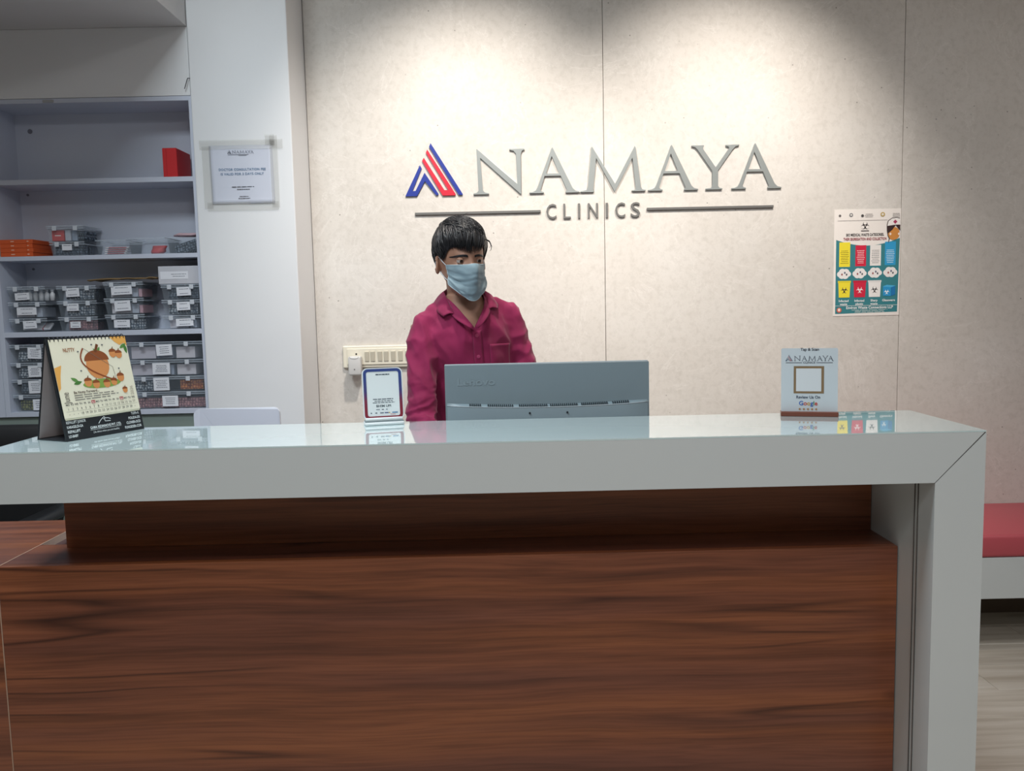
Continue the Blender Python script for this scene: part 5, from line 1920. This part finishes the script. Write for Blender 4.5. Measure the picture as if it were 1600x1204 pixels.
# collar: fold line and fall
def collar_strip(side):
    fold = [(0.050, 0.072, 1.281), (0.057, 0.048, 1.308), (0.060, 0.018, 1.334), (0.055, -0.022, 1.350), (0.034, -0.050, 1.358), (0.0, -0.060, 1.360)]
    fall = [(0.084, 0.066, 1.279), (0.092, 0.046, 1.290), (0.096, 0.012, 1.304), (0.088, -0.040, 1.312), (0.056, -0.078, 1.314), (0.0, -0.090, 1.314)]
    bm = new()
    rows = []
    n = 20
    for i in range(n + 1):
        t = i / n * (len(fold) - 1)
        k = min(int(t), len(fold) - 2)
        f = t - k
        f_ = Vector(fold[k]).lerp(Vector(fold[k + 1]), f)
        o_ = Vector(fall[k]).lerp(Vector(fall[k + 1]), f)
        row = []
        for j in range(7):
            u = j / 6
            q = f_.lerp(o_, u)
            bul = 0.006 * math.sin(math.pi * u)
            slopez = 0.018 * side * (q.x / 0.1)
            P_ = TP(q.x * side, q.y + bul * 0.5, 1.30)
            P_ = Vector((P_.x, P_.y, q.z + bul + slopez * 0.6))
            row.append(bm.verts.new(P_))
        rows.append(row)
    for A, B in zip(rows, rows[1:]):
        for j in range(6):
            bm.faces.new((A[j], A[j + 1], B[j + 1], B[j]) if side > 0 else (A[j], B[j], B[j + 1], A[j + 1]))
    mesh_obj('collar_fall', solidify_mesh(bm, 0.0022, 1.0), SHIRT, shirt)
    # stand and turned-back front edge below the fall
    bm = new()
    inn = [(0.002, 0.101, 1.238), (0.018, 0.094, 1.262), (0.036, 0.082, 1.288), (0.049, 0.052, 1.312), (0.054, 0.018, 1.332), (0.050, -0.022, 1.346), (0.0, -0.055, 1.356)]
    out = [(0.010, 0.104, 1.232), (0.032, 0.102, 1.250), (0.056, 0.082, 1.270), (0.064, 0.050, 1.296), (0.064, 0.018, 1.312), (0.060, -0.022, 1.318), (0.0, -0.062, 1.318)]
    rows = []
    for a, b in zip(inn, out):
        row = []
        for j in range(4):
            q = Vector(a).lerp(Vector(b), j / 3)
            P_ = TP(q.x * side, q.y + 0.002 * math.sin(math.pi * j / 3), 1.30)
            row.append(bm.verts.new((P_.x, P_.y, q.z + 0.008 * side * q.x / 0.06)))
        rows.append(row)
    for A, B in zip(rows, rows[1:]):
        for j in range(3):
            bm.faces.new((A[j], A[j + 1], B[j + 1], B[j]) if side > 0 else (A[j], B[j], B[j + 1], A[j + 1]))
    mesh_obj('collar_stand', solidify_mesh(bm, 0.0022, 1.0, sub=1), SHIRT, shirt)
for s in (-1, 1):
    collar_strip(s)

# ---- trousers and shoes
bm = new()
add_loft(bm, [(axis(0.93), Rv * 0.128, Fv * 0.092), (axis(0.86), Rv * 0.150, Fv * 0.108), (axis(0.80), Rv * 0.150, Fv * 0.105), (axis(0.76), Rv * 0.13, Fv * 0.085)], 32, 2.4)
feet = []
for s in (-1, 1):
    hp = HIP + Rv * 0.075 * s
    kn = Vector((hp.x + Rv.x * 0.015 * s, hp.y - 0.005, 0.53))
    an = Vector((kn.x, kn.y + 0.03, FLOOR_Z + 0.07))
    feet.append(an)
    add_tube(bm, [hp, hp.lerp(kn, 0.3), kn, kn.lerp(an, 0.4), an + Vector((0, 0, 0.0))], [0.088, 0.084, 0.066, 0.062, 0.056], 20)
mesh_obj('trousers', remesh(bm, 0.007, 6), cloth_mat('dark_trouser_cloth', (46, 48, 58), (38, 40, 50)), person)
for an in feet:
    bm = new()
    add_loft(bm, [(an + Fv * -0.05 + Zv * -0.04, Rv * 0.03, Zv * 0.028), (an + Zv * -0.03, Rv * 0.038, Zv * 0.038), (an + Fv * 0.09 + Zv * -0.042, Rv * 0.045, Zv * 0.026), (an + Fv * 0.17 + Zv * -0.048, Rv * 0.034, Zv * 0.018), (an + Fv * 0.195 + Zv * -0.052, Rv * 0.016, Zv * 0.012)], 20, 2.6)
    done('shoe', bm, mat('black_leather', (26, 25, 25), 0.35), person, smooth=True)

# ---- eyes, lids, brows
EYE_W, EYE_I = mat('eye_white', (176, 164, 158), 0.25), mat('eye_iris', (44, 28, 22), 0.15)
for s in (-1, 1):
    ec = Vector((0.0325 * s, -0.0738, 0.0005))
    gaze = Vector((0.06, -1, -0.16)).normalized()
    bm = new()
    bmesh.ops.create_uvsphere(bm, u_segments=24, v_segments=18, radius=0.0122)
    bmesh.ops.rotate(bm, verts=bm.verts, cent=(0, 0, 0), matrix=Vector((0, 0, 1)).rotation_difference(gaze).to_matrix())
    for f in bm.faces:
        f.material_index = 1 if f.calc_center_median().normalized().dot(gaze) > math.cos(math.radians(33)) else 0
    bm.transform(HM @ Matrix.Translation(ec))
    done('eye', bm, [EYE_W, EYE_I], person, smooth=True)
    for r_, lo_, hi_, nm in ((0.0134, math.radians(17), math.radians(88), 'upper_eyelid'), (0.0131, math.radians(-80), math.radians(-30), 'lower_eyelid')):
        bm = new()
        rows = []
        for i in range(9):
            el = lo_ + (hi_ - lo_) * i / 8
            row = []
            for j in range(17):
                az = math.radians(-85 + 170 * j / 16)
                row.append(bm.verts.new(HM @ (ec + r_ * Vector((math.sin(az) * math.cos(el), -math.cos(az) * math.cos(el), math.sin(el))))))
            rows.append(row)
        for A, B in zip(rows, rows[1:]):
            for j in range(16):
                bm.faces.new((A[j], A[j + 1], B[j + 1], B[j]))
        mesh_obj(nm, solidify_mesh(bm, 0.0008, 0.0), SKIN, person)
HAIRM = mat('black_hair', (17, 18, 22), 0.42, spec=0.5)
for s in (-1, 1):
    bm = new()
    rr = random.Random(5 + s)
    for k in range(190):
        t = k / 189
        x = s * (0.012 + 0.042 * t)
        zc = 0.0158 + 0.0026 * math.sin(math.pi * min(1, t * 1.1)) - 0.0025 * t
        hgt = 0.0052 * (1 - 0.6 * t)
        z0 = zc + rr.uniform(-hgt, hgt) * 0.6
        p0 = Vector((x, -0.16, z0))
        o3 = HM @ p0
        dr = (HM.to_3x3() @ Vector((0, 1, 0))).normalized()
        hit = body_bvh.ray_cast(o3, dr)[0]
        p1 = HM @ Vector((x + s * 0.008, -0.16, z0 + 0.0035 * (1 - 1.4 * t)))
        hit2 = body_bvh.ray_cast(p1, dr)[0]
        if hit is None or hit2 is None:
            continue
        add_tube(bm, [hit - dr * 0.0004, hit.lerp(hit2, 0.5) - dr * 0.0016, hit2 - dr * 0.0006], [0.0010, 0.0009, 0.0004], 5)
    done('eyebrow', bm, HAIRM, person, smooth=True)

# ---- hair: cap plus combed locks
bm = new()
HC, HR = Vector((0, 0.010, 0.022)), Vector((0.0755, 0.0985, 0.0985))
def hairline(phi):
    a = abs(phi)
    return float(np.interp(a, [0, 0.5, 0.85, 1.0, 1.2, 1.38, 1.5, 1.9, 2.4, 3.15], [0.050, 0.048, 0.044, 0.034, 0.006, 0.002, 0.018, 0.006, -0.045, -0.065]))
rows = []
NP, NZ = 72, 26
for i in range(NZ + 1):
    row = []
    for k in range(NP):
        phi = -math.pi + 2 * math.pi * k / NP
        zb = hairline(phi)
        t = i / NZ
        z = zb + (0.1155 - zb) * t
        ex = 0.004 + 0.012 * min(1, t * 3.0)
        v = head_pt(phi, z, ex)
        v.z += 0.016 * t * t
        row.append(bm.verts.new(HM @ v))
    rows.append(row)
for A, B in zip(rows, rows[1:]):
    for k in range(NP):
        bm.faces.new((A[k], A[(k + 1) % NP], B[(k + 1) % NP], B[k]))
bm.faces.new(rows[-1])
def lock(d0, d1, h0, h1, hm, w, jit, rr):
    """lock running over the skull from direction d0 to d1, standing h off the scalp"""
    pts, rad = [], []
    d0, d1 = d0.normalized(), d1.normalized()
    n = 8
    for k in range(n + 1):
        t = k / n
        d = d0.slerp(d1, t) if d0.angle(d1) > 1e-3 else d0
        base = Vector((d.x * HR.x, d.y * HR.y, d.z * HR.z))
        h = h0 + (h1 - h0) * t + hm * math.sin(math.pi * t)
        p = HC + base + d * h + jit * math.sin(t * 5 + jit.x * 900) * 0.6
        pts.append(HM @ p)
        rad.append(w * (0.75 + 0.5 * math.sin(math.pi * min(1, t * 1.1))) * (1.0 if t < 0.6 else max(0.10, 1 - (t - 0.6) / 0.42)))
    add_tube(bm, pts, rad, 6, flat=0.55)
rr = random.Random(21)
crown = Vector((0.05, 0.42, 0.90))
def dirpt(phi, z):
    v = head_pt(phi, z) - HC
    return Vector((v.x / HR.x, v.y / HR.y, v.z / HR.z)).normalized()
for k in range(980):
    phi = rr.uniform(-math.pi, math.pi)
    zb = hairline(phi)
    if abs(phi) < 1.15:
        zb = float(np.interp(phi, [-1.15, -0.95, -0.7, -0.35, 0.0, 0.3, 0.6, 0.9, 1.15], [0.020, 0.036, 0.038, 0.030, 0.024, 0.028, 0.040, 0.046, 0.026]))
    zend = zb + rr.uniform(-0.003, 0.010)
    end = dirpt(phi, max(zend, -0.075))
    start = crown + Vector((rr.uniform(-0.35, 0.35), rr.uniform(-0.3, 0.3), 0))
    mid = rr.uniform(0.0, 0.55)
    st = start.normalized().slerp(end, mid)
    front = max(0.0, math.cos(phi))
    lock(st, end, 0.016 + 0.006 * rr.random(), 0.004 + 0.007 * front, 0.006 * rr.random() + 0.004 * front, rr.uniform(0.0020, 0.0038), Vector((rr.uniform(-1, 1), rr.uniform(-1, 1), rr.uniform(-1, 1))) * 0.0022, rr)
# swept top: locks combed across towards his left
for k in range(420):
    x0 = rr.uniform(-0.75, 0.35)
    y0 = rr.uniform(-0.7, 0.5)
    st = Vector((x0, y0, 0.85))
    en = Vector((x0 + rr.uniform(0.35, 0.8), y0 - rr.uniform(0.1, 0.5), 0.55))
    lock(st, en, 0.017 + 0.006 * rr.random(), 0.014 + 0.006 * rr.random(), 0.006, rr.uniform(0.0016, 0.0030), Vector((rr.uniform(-1, 1), rr.uniform(-1, 1), rr.uniform(-1, 1))) * 0.0025, rr)
def wisp(pts, r):
    add_tube(bm, [HM @ Vector(p) for p in pts], [r, r, r * 0.8, r * 0.5, r * 0.25][:len(pts)], 5)
wisp([(0.066, -0.060, 0.070), (0.080, -0.062, 0.060), (0.086, -0.064, 0.046), (0.083, -0.066, 0.034), (0.076, -0.068, 0.030)], 0.0016)
wisp([(0.060, -0.066, 0.072), (0.076, -0.068, 0.064), (0.082, -0.069, 0.052), (0.078, -0.070, 0.044), (0.074, -0.071, 0.042)], 0.0013)
wisp([(0.006, 0.01, 0.130), (0.008, 0.008, 0.140), (0.014, 0.006, 0.149), (0.022, 0.004, 0.154), (0.030, 0.002, 0.156)], 0.0013)
wisp([(0.002, 0.01, 0.130), (-0.004, 0.008, 0.138), (-0.011, 0.006, 0.145), (-0.016, 0.004, 0.148), (-0.019, 0.002, 0.149)], 0.0009)
ho = done('hair', bm, HAIRM, person, smooth=True)
ho['label'] = 'short thick black hair swept across the forehead'

# ---- face mask
MASK = cloth_mat('pale_blue_mask', (134, 156, 166), (124, 147, 158), 600)
bm = new()
NU, NV = 40, 30
rows = []
for j in range(NV + 1):
    v = j / NV
    row = []
    for i in range(NU + 1):
        u = -1 + 2 * i / NU
        phi = u * math.radians(66)
        au = abs(u)
        zt = -0.0115 + 0.004 * gauss(u, 0.22) - 0.003 * au ** 2
        zb = -0.129 + 0.052 * au ** 2.2
        z = zt + (zb - zt) * v
        ex = 0.0045 + 0.004 * (1 - au)
        base = head_pt(phi, max(z, -0.116), ex)
        tent = 0.026 * gauss(u, 0.34) * math.exp(-((v - 0.34) / 0.34) ** 2) + 0.010 * gauss(u, 0.30) * gauss(v - 0.08, 0.14)
        low = max(0.0, (v - 0.55) / 0.45)
        base.y -= tent
        base.y -= 0.020 * low * (1 - au ** 2) * (1 - 0.45 * low)
        base.x *= 1.0 + 0.55 * low * (0.35 if au > 0.1 else 0.3)
        base.z = z
        # pleats and creases
        pw = (v * 3.6 + 0.35 * u * u + 0.25 * noise.noise(Vector((u * 2, v * 2, 3)))) % 1.0
        pl = 0.0022 * (pw - 0.5) * (1 - 0.3 * au) * (1.0 if 0.12 < v < 0.85 else 0.0)
        pl += 0.0042 * (1 - 2 * abs(noise.noise(Vector((u * 2.6 + v * 1.8, v * 3.0 - u * 1.2, 1.7))))) * (0.3 + 0.7 * v)
        pl -= 0.0035 * gauss((v - 0.40 - 0.22 * abs(u - 0.05)), 0.03) * (1 if au < 0.75 else 0.3)
        nrm_ = Vector((math.sin(phi), -math.cos(phi), 0))
        row.append(bm.verts.new(HM @ (base + nrm_ * pl)))
    rows.append(row)
for A, B in zip(rows, rows[1:]):
    for i in range(NU):
        bm.faces.new((A[i], B[i], B[i + 1], A[i + 1]))
rim = [v.co.copy() for v in rows[0]] + [r[NU].co.copy() for r in rows[1:]] + [v.co.copy() for v in rows[NV][::-1][1:]] + [r[0].co.copy() for r in rows[::-1][1:]]
mk = mesh_obj('face_mask', solidify_mesh(bm, 0.0012, 0.0), MASK, person)
mk['label'] = 'pale blue pleated surgical mask'
bm = new()
add_tube(bm, rim, 0.0013, 6)
done('edge_binding', bm, mat('mask_binding', (168, 188, 196), 0.7), mk, smooth=True)
STRAP = mat('mask_elastic', (206, 214, 218), 0.6)
for s in (-1, 1):
    def cn(v):
        u = s
        zt, zb = -0.0145, -0.077
        return head_pt(s * math.radians(66), zt + (zb - zt) * v, 0.005)
    earp = Vector((s * 0.079, 0.006, 0.0))
    top, bot = cn(0.02), cn(0.98)
    e_top, e_bot = Vector((s * 0.0765, 0.004, 0.010)), Vector((s * 0.0735, 0.006, -0.040))
    bm = new()
    pts = [top, top.lerp(e_top, 0.5) + Vector((s * 0.002, 0, 0)), e_top, Vector((s * 0.078, 0.022, 0.006)), Vector((s * 0.080, 0.034, -0.012)), Vector((s * 0.078, 0.024, -0.034)), e_bot, e_bot.lerp(bot, 0.5) + Vector((s * 0.003, 0, 0)), bot]
    add_tube(bm, [HM @ p for p in pts], 0.0013, 6)
    done('ear_loop', bm, STRAP, mk, smooth=True)

person.scale = (1.09, 1.09, 1.09)
person.location = (BASE.x * 1.09, BASE.y * 1.09, 0.0)
bpy.context.view_layer.update()
